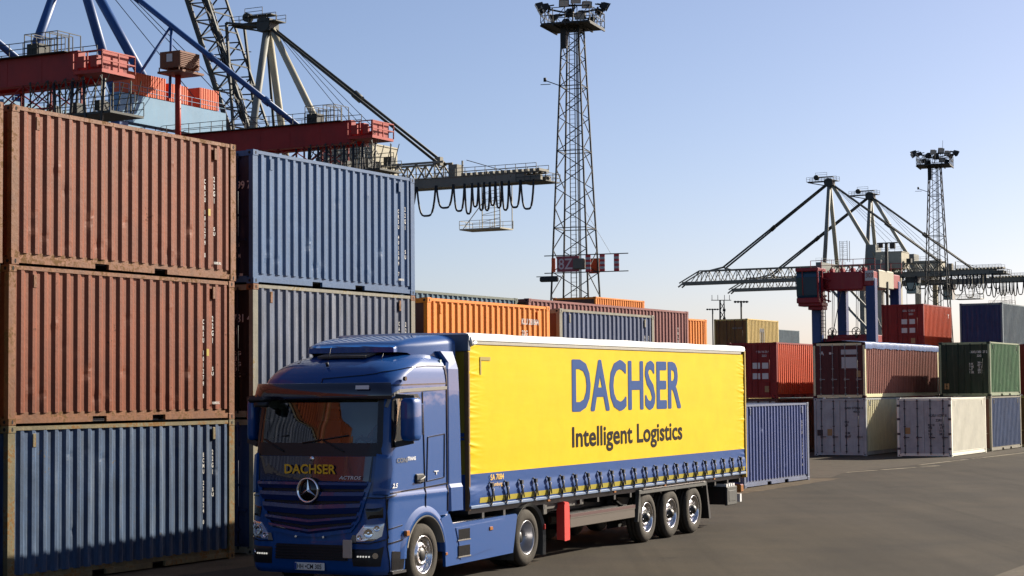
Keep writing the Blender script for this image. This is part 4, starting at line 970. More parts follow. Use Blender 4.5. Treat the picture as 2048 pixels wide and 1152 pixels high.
# openings
WS = [(-1.10, 2.27), (1.10, 2.27), (1.05, 3.0), (-1.05, 3.0)]
DW = sp([(-2.47, 2.24), (-2.02, 2.33), (-1.68, 2.52), (-1.60, 2.62), (-1.62, 2.97), (-1.70, 3.03), (-2.30, 3.03), (-2.40, 2.95)])
DWm = mir(DW)
ARCH = (-1.5, .5, .62)
def hole(q, z):
    if inpoly(q, z, WS) or inpoly(q, z, DW) or inpoly(q, z, DWm): return True
    p = S(q, z)
    if (p.y < .15 or p.y > 2.4) and ((p.x-ARCH[0])**2+(z-ARCH[1])**2 < ARCH[2]**2 or (p.x > -.98 and z < 1.10) or (p.x > -1.5 and z < .6)): return True
    return False
zs = [.28+.028*i for i in range(124) if .28+.028*i < 3.72]+[3.72]
NF, NC, NS = 34, 16, 62
def qrow(z):
    F, w_, r, bl = prof(z); a = w_-r; A = r*PI/2; e = qs(REAR, z)
    pos = [a*i/NF for i in range(NF)]+[a+A*i/NC for i in range(NC)]+[a+A+(e-a-A)*i/NS for i in range(NS+1)]
    return [-q for q in pos[:0:-1]]+pos
B = MB(); rows = [qrow(z) for z in zs]; n = len(rows[0]); vs = [S(q, z) for z, r in zip(zs, rows) for q in r]; fs = []
for i in range(len(zs)-1):
    for k in range(n-1):
        qm = (rows[i][k]+rows[i+1][k+1])/2; zm = (zs[i]+zs[i+1])/2
        if hole(qm, zm): continue
        fs.append((i*n+k, i*n+k+1, (i+1)*n+k+1, (i+1)*n+k))
B.add(vs, fs, 0, True)
i = len(zs)-1; B.f.append([i*n+k for k in range(n)][::1]); B.m.append(0); B.sm.append(False)
for i in range(len(zs)-1):
    if zs[i] > .95: B.f.append([i*n, (i+1)*n, (i+1)*n+n-1, i*n+n-1]); B.m.append(0); B.sm.append(False)
cabo = B.build('cab_body', CAB, T)
# glass and surrounds
g1 = patch([(q*1.0, z) for q, z in [(-1.13, 2.245), (1.13, 2.245), (1.08, 3.03), (-1.08, 3.03)]], .006, GLASS, T, 'windscreen')
ribbon([(-1.12, 2.26), (1.12, 2.26), (1.07, 3.01), (-1.07, 3.01)], .085, .016, DARK, T, 'windscreen_seal', closed=True)
for nm, pl in (('side_window', DW), ('side_window', DWm)):
    patch([(q+(.0), z) for q, z in pl], .004, SIDEGLASS, T, nm)
    ribbon(pl, .04, .012, DARK, T, 'window_seal', closed=True)
# scuttle, visor
patch([(-1.17, 2.10), (1.17, 2.10), (1.14, 2.235), (-1.14, 2.235)], .012, DARK, T, 'scuttle_panel')
B = MB(); rows_ = []
for (z, o) in ((3.215, .02), (3.235, .05), (3.225, .11), (3.05, .155), (2.985, .16), (2.975, .15), (2.99, .13), (3.2, .09), (3.2, .01)):
    rows_.append([S(-1.17+2.34*k/40, 3.1, 0)+(S(-1.17+2.34*k/40, 3.1, o)-S(-1.17+2.34*k/40, 3.1, 0))+Vector((0, 0, z-3.1)) for k in range(41)])
B.rings(rows_, 0, False, False, True, closed=False); vis = B.build('sun_visor', mat('smoked_visor_acrylic', (.010, .010, .030), .15, 0, 1.0), T)
B = MB(); pa = S(.70, 3.1, .155); pb = S(.92, 3.1, .155); B.add([pa+Vector((-.012, .0, .03)), pb+Vector((-.012, 0, .03)), pb+Vector((-.004, 0, .09)), pa+Vector((-.004, .0, .09))], [(0, 1, 2, 3)]); B.build('sticker', WHT, vis)
# wipers
for q0, q1 in ((-.55, -.98), (.55, .05)):
    B = MB(); a = S(q0, 2.17, .03); c = S(q0-.42, 2.36, .03); B.tube(a, c, .012, 6); B.tube(S(q0-.75, 2.30, .03), S(q0+.05, 2.42, .03), .012, 6); B.build('wiper', DARK, T)
# front panel and grille
patch([(-.99, 1.72), (.99, 1.72), (1.02, 2.095), (-1.02, 2.095)], .022, NAVY, T, 'front_flap', thick=.03)
text_mesh('DACHSER', .93, .15, (-2.868, YC+.48, 1.825), (0, -1, 0), (0, 0, 1), YEL, T, 'lettering', .0, proud=.005, fat=.005)
GR = [(-.99, 1.70), (.99, 1.70), (.80, 1.15), (.66, .97), (.0, .88), (-.66, .97), (-.80, 1.15)]
patch([(-.99, 1.70), (.99, 1.70), (.82, 1.15), (.70, .98), (.25, .90), (-.25, .90), (-.70, .98), (-.82, 1.15)][:8], .008, DARK, T, 'grille_backing')
def slat(z0, z1, hw0, hw1, dv):
    B = MB(); n = 30; rr = []
    for (zz, o) in ((z0-.01, .0), (z0, .035), ((z0*.4+z1*.6), .075), (z1, .06), (z1+.01, .01)):
        row = []
        for k in range(n+1):
            s = -1+2*k/n; t = (zz-z0)/(z1-z0); h = hw0+(hw1-hw0)*min(1, max(0, t)); dz = -dv*(1-abs(s))
            row.append(S(s*h, zz+dz, o))
        rr.append(row)
    B.rings(rr, 0, False, False, False, closed=False); return B.build('grille_slat', SLAT, T)
SLAT = mat('navy_grille_slat', (.008, .04, .2), .3, 0, .8)
slat(1.60, 1.70, .95, .985, .0); slat(1.42, 1.555, .90, .94, .01); slat(1.235, 1.385, .85, .89, .04); slat(1.10, 1.19, .80, .84, .07); slat(.985, 1.06, .70, .77, .09)
ribbon([(-1.0, 1.71), (-.83, 1.14), (-.70, .97), (-.2, .895), (.2, .895), (.70, .97), (.83, 1.14), (1.0, 1.71)], .07, .04, CAB, T, 'grille_surround')
# star badge
cx, cz = -2.965, 1.575; bdg = MB()
ring = [(.165, 0), (.185, -.02), (.205, 0), (.185, .012)]
def lathe_x(b, prof_, c, n=40, m=0, smooth=True):
    b.rings([[(c[0]+x, c[1]+r*math.cos(2*PI*i/n), c[2]+r*math.sin(2*PI*i/n)) for i in range(n)] for r, x in prof_], m, False, False, smooth)
disc = MB(); lathe_x(disc, [(.001, 0), (.19, 0), (.20, .04), (.20, .12)], (cx+.02, YC, cz)); bd = disc.build('badge', M['gloss_black'], T)
lathe_x(bdg, ring+[ring[0]], (cx+.005, YC, cz)); bdg.build('badge_ring', CHR, bd)
b = MB()
for k in range(3):
    a = PI/2+k*2*PI/3; tip = Vector((cx+.004, YC-math.cos(a)*.175, cz+math.sin(a)*.175)); ce = Vector((cx-.016, YC, cz))
    sdv = Vector((0, math.sin(a), math.cos(a)))*.026; a2 = a+PI/3; 
    l1 = Vector((cx+.008, YC-math.cos(a+PI/3)*.032, cz+math.sin(a+PI/3)*.032)); l2 = Vector((cx+.008, YC-math.cos(a-PI/3)*.032, cz+math.sin(a-PI/3)*.032))
    b.add([ce, tip, l1, l2], [(0, 1, 2), (0, 3, 1)])
b.build('badge_star', CHR, bd)
text_mesh('ACTROS', .40, .055, (-2.85, YC-.50, 1.745), (0, -1, 0), (0, 0, 1), WHT, T, 'lettering', .02, proud=.005, shear=.3)
b = MB(); lathe_x(b, [(.001, -.005), (.03, -.004), (.04, .01)], (-2.845, YC, 2.06)); b.build('camera_lens', ALU, T)
# corner deflectors
for sg in (1, -1):
    pl = [(1.05, 1.52), (1.30, 1.50), (1.34, 1.9), (1.30, 2.10), (1.08, 2.14)]
    patch([(q*sg, z) for q, z in pl], .045, CAB, T, 'corner_deflector', thick=.06)
    # headlamps
    hl = [(.70, .80), (1.02, .80), (1.20, .86), (1.24, 1.08), (.92, 1.07), (.80, .92)]
    lamp = patch([(q*sg, z) for q, z in [(.72, .80), (1.06, .81), (1.20, .88), (1.24, 1.075), (.93, 1.055), (.83, .93)]], .016, mat('lamp_reflector', (.7, .7, .7), .22, .9, 1.0), T, 'headlamp', thick=.03)
    b = MB()
    for q, z, r_ in ((1.0, .93, .075), (1.12, 1.0, .05), (.86, .86, .04)):
        c = S(q*sg, z, .02); nn = (S(q*sg, z, .05)-S(q*sg, z, .02)).normalized(); a_, b_ = b.frame(nn)
        for rr_, dd in ((r_, .006), (r_*.6, -.0), ):
            pass
        rg = [[c+nn*dd+(a_*math.cos(2*PI*i/20)+b_*math.sin(2*PI*i/20))*rr_ for i in range(20)] for rr_, dd in ((r_, .0), (r_, .014), (r_*.85, .012), (r_*.5, .001), (.003, .008))]
        b.rings(rg, 0, False, False, True)
    b.build('projector_lens', CHR, lamp)
    b = MB(); patch([(q*sg, z) for q, z in [(.70, .785), (.80, .785), (.80, .90), (.74, .90)]], .02, GREYT, lamp, 'indicator')
    # bumper slots
    patch([(q*sg, z) for q, z in [(.74, .42), (1.18, .42), (1.24, .72), (.72, .68)]], .006, DARK, T, 'bumper_recess')
    b = MB(); c = S(1.10*sg, .585, .01); d_ = (S(1.10*sg, .585, .05)-c).normalized(); b.tube(c, c+d_*.02, .045, 16); b.build('fog_lamp', CHR, T)
    b = MB()
    for k in range(5): c = S((.83+k*.045)*sg, .572, .012); d_ = (S((.83+k*.045)*sg, .572, .05)-c).normalized(); b.tube(c, c+d_*.015, .014, 8)
    b.build('running_light', mat('lit_led', (.9, .9, .85), .2, emit=(1, .95, .85), es=.25), T)
patch([(-.66, .50), (.66, .50), (.64, .74), (-.64, .74)], .008, DARK, T, 'lower_intake')
b = MB()
for k in range(5): b.box((-2.915, YC-.64, .52+k*.045), (-2.895, YC+.64, .535+k*.045))
b.build('intake_mesh', DARK, T)
b = MB(); b.bev((-2.945, .50, .55), (-2.915, .66, .83), .01); b.build('sensor_plate', mat('beige_grey_plate', (.75, .62, .5), .6), T)
b = MB(); b.bev((-2.925, YC-.27, .345), (-2.90, YC+.27, .46), .006); pt_ = b.build('number_plate', mat('plate_white', (1.2, 1.2, 1.1), .4), T)
b = MB(); b.box((-2.928, YC+.225, .35), (-2.924, YC+.265, .455)); b.build('plate_band', mat('plate_blue', (.02, .08, .4), .4), pt_)
text_mesh('HH \u2022CM 305', .44, .075, (-2.925, YC+.215, .365), (0, -1, 0), (0, 0, 1), M['ink'], pt_, 'lettering', .015, proud=.004)
for y in (YC+.25, YC-.25):
    b = MB(); b.tube((-2.895, y, .86), (-2.93, y-.01, .86), .018, 8); b.build('tow_eye', ALU, T)
# seams, hatches, door furniture
sm_ = lambda pts, wd=.014, m=M['gloss_black'], off=.0125, nm='seam': ribbon(sp(pts), wd, off, m, T, nm)
sm_([(-2.66, 1.52), (-2.10, 1.545), (-1.46, 1.565), (-.70, 1.60)], .02, nm='door_seam')
sm_([(-1.455, 1.12), (-1.46, 1.56), (-1.52, 3.08)], nm='door_seam')
sm_([(-1.40, 1.66), (-.82, 1.70), (-.80, 2.40), (-1.36, 2.36), (-1.40, 1.66)], .012, nm='hatch_seam')
sm_([(-2.56, 3.19), (-2.52, 3.30), (-2.30, 3.40), (-1.9, 3.465), (-1.3, 3.50), (-.74, 3.50), (-.71, 3.22), (-2.56, 3.19)], .013, nm='hatch_seam')
sm_([(-.71, 3.50), (-.72, 1.15)], .018, nm='rear_seam')
sm_([(-.71, 3.145), (-1.6, 3.12), (-2.25, 3.10), (-2.43, 3.02), (-2.50, 2.85)], .05, GREYT, .014, 'window_trim')
ribbon(mir(sp([(-.71, 3.145), (-1.6, 3.12), (-2.25, 3.10), (-2.43, 3.02), (-2.50, 2.85)])), .05, .014, GREYT, T, 'window_trim')
b = MB(); b.bev((-1.78, -.0, 1.64), (-1.52, .05, 1.79), .02); b.build('handle_cup', M['black'], T)
b = MB(); b.path([(-1.77, -.005, 1.68), (-1.70, -.03, 1.70), (-1.60, -.03, 1.725), (-1.53, -.005, 1.74)], .014, 6); b.build('door_handle', GREYT, T)
b = MB(); b.tube((-2.14, .02, 3.29), (-2.14, -.02, 3.29), .035, 12); b.build('side_lamp', M['gloss_black'], T)
text_mesh('CONI', .34, .075, (-2.36, .028, 1.985), (1, 0, 0), (0, 0, 1), mat('grey_door_lettering', (.16, .17, .18), .5), T, 'lettering', .03)
text_mesh('TRANS', .26, .06, (-2.02, .028, 2.01), (1, 0, 0), (0, 0, 1), WHT, T, 'lettering', .03)
text_mesh('2.5', .17, .075, (-2.50, .028, 1.60), (1, 0, 0), (0, 0, 1), WHT, T, 'lettering', .03, shear=.3)
b = MB(); b.box((-1.16, .022, 1.80), (-1.02, .030, 1.815)); b.box((-1.10, .022, 1.755), (-1.075, .030, 1.80)); b.build('small_mark', WHT, T)
for sg in (1, -1):
    ribbon([(1.03*sg, 2.12), (1.01*sg, 1.72), (.98*sg, 1.49)], .014, .024, M['gloss_black'], T, 'corner_seam')
    ribbon([(.96*sg, 1.47), (1.2*sg, 1.46), (1.5*sg, 1.50)], .016, .016, M['gloss_black'], T, 'corner_seam')
    ribbon([(.70*sg, .78), (1.0*sg, .77), (1.30*sg, .83)], .014, .016, M['gloss_black'], T, 'bumper_seam')
    ribbon([(1.30*sg, 1.44), (1.27*sg, 1.1), (1.32*sg, .84)], .012, .014, M['gloss_black'], T, 'corner_seam')
    patch([(q*sg, z) for q, z in [(.98, 1.14), (1.22, 1.16), (1.22, 1.32), (.94, 1.30)]], .010, M['gloss_black'], T, 'air_inlet')
# roof hatch, antennas
b = MB(); b.add([(x, y, z) for x, y, z in ((-1.95, YC-.45, 3.665), (-1.95, YC+.45, 3.665), (-1.15, YC+.45, 3.80), (-1.15, YC-.45, 3.80), (-1.95, YC-.45, 3.63), (-1.95, YC+.45, 3.63), (-1.15, YC+.45, 3.765), (-1.15, YC-.45, 3.765))], [(3,2,1,0),(4,5,6,7),(0,1,5,4),(1,2,6,5),(2,3,7,6),(3,0,4,7)]); b.build('roof_hatch', GREYP, T)
for y, x in ((YC+.05, -2.28), (YC+.75, -2.0), (YC-.72, -1.95)):
    b = MB(); b.tube((x, y, 3.50), (x-.03, y, 3.56), .025, 8); b.tube((x, y, 3.55), (x+.10, y+.0, 3.80 if y == YC+.05 else 3.70), .004, 5); b.build('antenna', M['black'], T)
# roof deflector: lofted dome
def dome(xs, m, nm):
    b = MB(); rr = []
    for x, hw_, z0, z1, rd in xs:
        row = [(x, YC-hw_, z0), (x, YC-hw_, z1-rd)]
        for k in range(1, 7): a = PI/2*k/6; row.append((x, YC-hw_+rd*1.6*(1-math.cos(a)), z1-rd+rd*math.sin(a)))
        row += [(x, YC-hw_*.3, z1+.012)]
        row += [(x_, 2*YC-y_, z_) for x_, y_, z_ in row[::-1]]; rr.append(row)
    b.rings(rr, 0, False, False, True, closed=False)
    b.f.append(list(range(len(rr[0])))); b.m.append(0); b.sm.append(False); o = len(b.v)-len(rr[0]); b.f.append(list(range(o, o+len(rr[0])))[::-1]); b.m.append(0); b.sm.append(False)
    return b.build(nm, m, T)
dome([(-1.66, .80, 3.72, 3.80, .03), (-1.6, .84, 3.72, 3.85, .06), (-1.4, .90, 3.71, 3.895, .09), (-1.2, .97, 3.62, 3.94, .14), (-.8, 1.06, 3.58, 3.985, .16), (-.45, 1.13, 3.60, 4.01, .16), (-.24, 1.15, 3.62, 4.02, .16)], CAB, 'roof_deflector')
# side fairings behind the cab
for sg in (1, -1):
    def Y(p): return YC-sg*(1.275-p)
    b = MB(); pr = []
    for z, x0, x1, yo in ((1.14, -.66, -.20, .0), (1.52, -.68, -.205, .0), (1.58, -.69, -.21, .025), (2.4, -.69, -.235, .025), (3.1, -.69, -.27, .025), (3.45, -.69, -.29, .03), (3.56, -.62, -.30, .06), (3.74, -.78, -.31, .12)):
        pr.append([(x0, Y(yo+.035), z), (x0+.05, Y(yo+.01), z), (x1-.03, Y(yo), z), (x1, Y(yo+.03), z), (x1, Y(yo+.06), z), (x0, Y(yo+.09), z)])
    if sg < 0: pr = [r[::-1] for r in pr]
    b.rings(pr, 0, True, True); b.build('side_fairing', CAB, T)
# wheel arch fender and steps
b = MB(); rr = []
for k in range(25):
    a = R(-8)+R(205)*k/24; c, s_ = math.cos(a), math.sin(a); 
    if .5+.62*s_ < .42: continue
    rr.append([(-1.5+r_*c, y, .5+r_*s_) for r_, y in ((.60, .30), (.615, .02), (.63, -.004), (.70, -.002), (.80, .035))])
b.rings(rr, 0, False, False, True, closed=False); b.build('wheel_arch', CAB, T)
b = MB(); rr = []
for k in range(21):
    a = R(15)+R(150)*k/20; c, s_ = math.cos(a), math.sin(a); rr.append([(-1.5+r_*c, y, .5+r_*s_) for r_, y in ((.60, .30), (.60, -.008), (.63, -.008))])
b.rings(rr, 0, False, False, True, closed=False); b.build('arch_lip', GREYT, T)
b = MB(); b.tube((-1.5, .32, .5), (-1.5, .33, .5), .66, 24); b.box((-2.2, .34, .3), (-.8, .36, 1.2)); b.build('wheel_housing', M['chassis'], T)
b = MB(); b.box((-2.55, .0, .29), (-2.13, .30, .33)); b.box((-2.52, .20, .30), (-2.13, .24, .9)); b.build('entry_step', M['black'], T)
patch(sp([(-2.52, .34), (-2.16, .34), (-2.12, .60), (-2.52, .64)]), .006, M['gloss_black'], T, 'step_recess')
sm_([(-2.62, 1.50), (-2.60, 1.0), (-2.62, .72), (-2.55, .30)], .012, nm='bumper_seam'); sm_([(-2.62, .98), (-2.2, 1.02)], .012, nm='bumper_seam'); sm_([(-2.62, .76), (-2.12, .80)], .02, nm='bumper_seam')
b = MB(); b.bev((-2.16, -.03, .84), (-2.05, .03, .93), .012); b.build('side_indicator', AMBER, T)
# chassis and side skirt
b = MB(); b.box((-2.3, .75, .55), (3.2, .85, .85)); b.box((-2.3, 1.7, .55), (3.2, 1.8, .85)); b.box((-.7, .85, .6), (3.0, 1.7, .8)); b.box((-2.5, .5, .45), (-.75, 2.05, 1.0)); b.box((-.9, .3, .35), (1.5, 2.25, .86)); b.bev((1.6, .8, .85), (3.0, 1.75, 1.08), .05); b.build('tractor_chassis', M['chassis'], T)
sk = [(-.99, 1.04), (-.70, 1.10), (-.60, .945), (-.55, .93), (1.72, .955), (1.78, .93), (1.60, .29), (-.84, .26), (-.86, .6)]
def skirt(y0, y1):
    b = MB(); b.prism([(x, z) for x, z in sk], y0, y1); return b.build('side_skirt', CAB, T)
s1 = skirt(.0, .055); s2 = skirt(2.50, 2.55)
b = MB(); b.prism([(-.50, .86), (1.28, .90), (1.12, .60), (.82, .43), (-.35, .335), (-.40, .6)], -.012, .001); b.build('skirt_relief', CAB, s1)
for z0 in (.66, .39):
    b = MB(); b.box((-.42, -.0145, z0), (-.02, -.0035, z0+.17)); b.build('foothold', M['gloss_black'], s1); b = MB(); b.box((-.44, -.022, z0-.02), (0, .0, z0-.001)); b.build('tread', GREYT, s1)
b = MB(); b.bev((.68, -.03, .735), (.80, .0, .80), .01); b.build('side_marker', AMBER, s1)
b = MB(); b.bev((-.85, -.01, .44), (-.78, .01, .49), .008); b.build('side_marker', AMBER, s1)
b = MB(); b.box((-.55, .08, .90), (1.6, 2.4, .94)); b.build('catwalk', ALU, T)
b = MB()
for k in range(4): b.path([(-.65, .9+k*.12, 1.7), (-.4, .9+k*.12, 1.25), (-.15, .95+k*.12, 1.15), (-.05, 1.0+k*.12, 1.5)], .02, 6)
b.build('air_hose', mat('red_coiled_hose', (.35, .03, .02), .5), T)
# mirrors
for sg in (1, -1):
    def Y(p): return YC-sg*(1.275+p)
    xo = .02 if sg > 0 else .05
    b = MB(); rg = []
    for z, s_ in ((2.33, .70), (2.36, .92), (2.42, 1), (2.9, 1), (2.96, .92), (2.99, .7)):
        c_ = (-2.36+xo, .22 if sg > 0 else .12); hx, hy = .17*s_, (.13 if sg > 0 else .08)*s_
        rg.append([(c_[0]+hx*math.copysign(abs(math.cos(a))**.55, math.cos(a)), Y(c_[1]+hy*math.copysign(abs(math.sin(a))**.55, math.sin(a))), z) for a in [2*PI*i/20 for i in range(20)]])
    if sg > 0: rg = [r[::-1] for r in rg]
    b.rings(rg, 0, True, True, True); mo = b.build('mirror', CAB, T)
    b = MB(); b.box((-2.185+xo, Y(.11), 2.42), (-2.18+xo, Y(.33), 2.9)); b.build('mirror_glass', CHR, mo)
    b = MB(); b.bar((-2.40, Y(-.02), 3.02), (-2.30, Y(.26), 2.995), .09, .07); b.build('mirror_arm', M['black'], T); b = MB(); b.bar((-2.42, Y(-.02), 2.27), (-2.30, Y(.24), 2.33), .10, .09); b.build('mirror_arm', M['black'], T)
b = MB(); b.bev((-2.95, 2.12, 2.93), (-2.62, 2.42, 3.03), .04); b.tube((-2.85, 2.2, 2.94), (-2.85, 2.2, 2.86), .12, 14); b.bar((-2.62, 2.4, 3.0), (-2.45, 2.5, 3.12), .06); b.build('kerb_mirror', M['black'], T)
# interior
INT = mat('dark_interior', (.03, .03, .033), .8)
b = MB(); b.box((-2.5, .08, 1.5), (-.75, 2.47, 1.55)); b.build('cab_floor', INT, T); b = MB(); b.box((-.80, .1, 1.55), (-.76, 2.45, 3.6)); b.build('rear_lining', mat('pale_green_cab_lining', (1.0, 1.1, .95), .9), T)
b = MB(); b.prism([(-2.66, 1.9), (-2.62, 2.22), (-2.2, 2.26), (-2.05, 2.1), (-2.1, 1.6)], .15, 2.40); b.build('dashboard', INT, T)
for y in (.42, 1.68):
    b = MB(); b.bev((-1.9, y, 1.75), (-1.35, y+.5, 1.95), .05); b.prism([(-1.42, 1.9), (-1.30, 1.9), (-1.15, 2.6), (-1.25, 2.62)], y+.02, y+.48); b.bev((-1.22, y+.12, 2.62), (-1.08, y+.38, 2.82), .04); b.build('seat', mat('grey_seat_fabric', (.2, .2, .2), .9), T)
b = MB(); c = Vector((-2.08, .67, 2.26)); n_ = Vector((.45, 0, .9)).normalized(); a_, b_ = Vector((0, 1, 0)), n_.cross(Vector((0, 1, 0)))
b.path([c+(a_*math.cos(t)+b_*math.sin(t))*.23 for t in [2*PI*i/24 for i in range(25)]], .018, 6); b.bar(c-a_*.22, c+a_*.22, .04); b.bar(c, c-n_*.35, .07); b.build('steering_wheel', M['black'], T)

# wheels
def wheel(x, yf, kind, parent, far=False):
    """yf = outer face plane; sidewall bulges to yf; axis along y (inwards +)"""
    sg = -1 if far else 1
    def L_(b, pr, m=0, n=44, sm=True): b.lathe_y([(r, y*sg) for r, y in pr], (x, yf, .505), n, m, sm)
    b = MB(); L_(b, [(.295, .03), (.31, .008), (.36, -.002), (.42, .002), (.465, .018), (.488, .045), (.502, .06), (.503, .10), (.497, .103), (.497, .112), (.503, .115), (.503, .175), (.497, .178), (.497, .187), (.503, .19), (.502, .25), (.485, .275), (.42, .305), (.30, .30)])
    t_ = b.build('wheel', RUB, parent)
    b = MB()
    L_(b, [(.297, .034), (.303, .018), (.297, .010), (.287, .016), (.278, .035)])
    if kind == 'front': L_(b, [(.278, .035), (.265, .085), (.235, .11), (.205, .085), (.175, .045), (.12, .03), (.115, .05)])
    elif kind == 'drive': L_(b, [(.278, .035), (.262, .14), (.24, .21), (.21, .235), (.13, .22), (.12, .2)])
    else: L_(b, [(.278, .035), (.262, .08), (.245, .115), (.215, .10), (.185, .065), (.125, .055), (.12, .07)])
    b.build('rim', ALU if kind != 'drive' else ALUW, t_)
    b = MB(); yb = {'front': .035, 'drive': .20, 'trailer': .05}[kind]
    for k in range(10):
        a = k*PI/5+.2; r_ = .148 if kind != 'drive' else .165; yy = yf+(yb-.02)*sg; b.tube((x+r_*math.cos(a), yy+.02*sg, .505+r_*math.sin(a)), (x+r_*math.cos(a), yy, .505+r_*math.sin(a)), .013, 6)
    b.build('wheel_nut', ALU, t_)
    b = MB()
    for k in range(10):
        a = k*PI/5+.5; r_ = .222; dy = {'front': .098, 'drive': .222, 'trailer': .102}[kind]-.006
        c = Vector((x+r_*math.cos(a), yf+dy*sg, .505+r_*math.sin(a))); rad = .02 if kind != 'trailer' else .032
        b.tube(c, c+Vector((0, .012*sg, 0)), rad, 8)
    b.build('hand_hole', M['hole'], t_)
    b = MB()
    if kind == 'front': L_(b, [(.001, .02), (.07, .02), (.085, .03), (.115, .045)], 0, 24)
    elif kind == 'drive': L_(b, [(.001, .13), (.09, .13), (.105, .15), (.12, .21)], 0, 24)
    else: L_(b, [(.001, -.03), (.055, -.03), (.065, -.01), (.095, .0), (.10, .04), (.125, .06)], 0, 24)
    b.build('hub', HUB, t_)
    return t_
for x, kd in ((-1.5, 'front'), (2.24, 'drive')):
    wheel(x, .03, kd, T); wheel(x, 2.52, kd, T, True)
    if kd == 'drive': wheel(x, .36, 'drive', T); wheel(x, 2.19, 'drive', T, True)
for x in (7.84, 9.15, 10.46):
    wheel(x, .05, 'trailer', T); wheel(x, 2.50, 'trailer', T, True)
    b = MB(); b.tube((x, .3, .505), (x, 2.25, .505), .08, 10); b.build('axle', M['chassis'], T)
# drive wheel mudguard
b = MB(); rr = []
for k in range(25):
    a = R(-14)+R(208)*k/24; r0 = .565 if 0 < a < PI else .565
    x = 2.27+.60*math.cos(a); z = .47+.58*math.sin(a) if math.sin(a) > 0 else .47+1.3*math.sin(a)
    d = Vector((math.cos(a), 0, max(0, math.sin(a)))).normalized()
    rr.append([(x, .62, z), (x, .03, z), (x+d.x*.06, .0, z+d.z*.05), (x+d.x*.07, .62, z+d.z*.06)])
b.rings(rr, 0, True, True, False); b.build('mudguard', GREYP, T)
b = MB(); b.box((2.88, .06, .18), (2.90, .60, .75)); b.build('mud_flap', M['black'], T)
b = MB(); b.bev((2.86, -.01, .60), (2.91, .05, .70), .01); b.build('rear_reflector', mat('red_lens', (.5, .02, .02), .2), T)

# ---- trailer
Lt = 13.62
def curtainmat(name, c):
    c = tuple(v*KA for v in c); m = mat(name, c, .55, spec=.12); nt = m.node_tree; L = nt.links.new; b = nt.nodes['Principled BSDF']
    tc = nd(nt, 'ShaderNodeTexCoord'); mp = nd(nt, 'ShaderNodeMapping'); mp.inputs['Scale'].default_value = (1.2, 1, 5); L(tc.outputs['Object'], mp.inputs[0])
    n1 = nd(nt, 'ShaderNodeTexNoise', Scale=.8, Detail=6, Roughness=.6); L(mp.outputs[0], n1.inputs['Vector']); n2 = nd(nt, 'ShaderNodeTexNoise', Scale=1.3, Detail=9, Roughness=.7); L(tc.outputs['Object'], n2.inputs['Vector'])
    r = nd(nt, 'ShaderNodeMapRange'); r.inputs[1].default_value = .3; r.inputs[2].default_value = .75; r.inputs[3].default_value = 1.04; r.inputs[4].default_value = .86; L(n2.outputs[0], r.inputs[0])
    hv = nd(nt, 'ShaderNodeHueSaturation'); hv.inputs['Color'].default_value = (*c, 1); L(r.outputs[0], hv.inputs['Value']); L(hv.outputs[0], b.inputs['Base Color'])
    bp = nd(nt, 'ShaderNodeBump', Strength=.25, Distance=.02); L(n1.outputs[0], bp.inputs['Height']); L(bp.outputs[0], b.inputs['Normal'])
    return m
CY = curtainmat('yellow_curtain_fabric', (1.15, .76, .0)); CB = curtainmat('blue_curtain_fabric', (.03, .105, .36))
rr = random.Random(11); wr = [(rr.uniform(1.2, 3.8), rr.uniform(.016, .032), rr.uniform(.003, .007), rr.choice([0, 1]), rr.uniform(-.2, .2)) for _ in range(100)]
def cur_y(x, z):
    y = .012
    for (zc, wz, am, e, sl) in wr:
        d = x-.0 if e == 0 else Lt-x
        if d < 1.0:
            q = (z-zc-sl*d)/wz
            if abs(q) < 2.5: y -= am*math.exp(-q*q)*math.exp(-(d/.35)**2)*min(1, d/.04)
    # ballooning skirt between buckle and rail
    if z < 1.52: t_ = (z-1.14)/.38; y -= .026*math.sin(PI*min(1, max(0, t_)))*(1+.12*math.sin(x*11.1))
    return y
def curtain(z0, z1, nz, m, nm, inv=False):
    xs = [0, .02, .05]+[.05+.95*i/26 for i in range(1, 27)]+[1+11.62*i/120 for i in range(1, 121)]+[12.62+.95*i/26 for i in range(1, 27)]+[13.60, Lt]
    b = MB(); b.rings([[(x, cur_y(x, z0+(z1-z0)*k/nz) if not inv else 2.55-.012, z0+(z1-z0)*k/nz) for x in xs] for k in range(nz+1)], 0, False, False, True, closed=False)
    return b.build(nm, m, T)
cy_ = curtain(1.705, 3.86, 190, CY, 'curtain'); cb_ = curtain(1.145, 1.7045, 26, CB, 'curtain_skirt')
b = MB(); b.box((0, 2.53, 1.145), (Lt, 2.545, 1.70), 1); b.box((0, 2.53, 1.7045), (Lt, 2.545, 3.86)); b.build('far_curtain', [CY, CB], T)
b = MB()
n_ = 100; b.rings([[(.35+(Lt-.42)*i/n_, cur_y(.35+(Lt-.42)*i/n_, z)-.005, z) for i in range(n_+1)] for z in (1.215, 1.305)], 0, False, False, False, closed=False)
b.build('reflective_strip', mat('yellow_reflective_strip', (.62, .5, .05), .4), cb_)
b = MB(); b.bev((.02, -.02, 1.13), (Lt, .03, 1.185), .01); b.build('curtain_hem', mat('pale_blue_hem', (.2, .3, .48), .4), T)
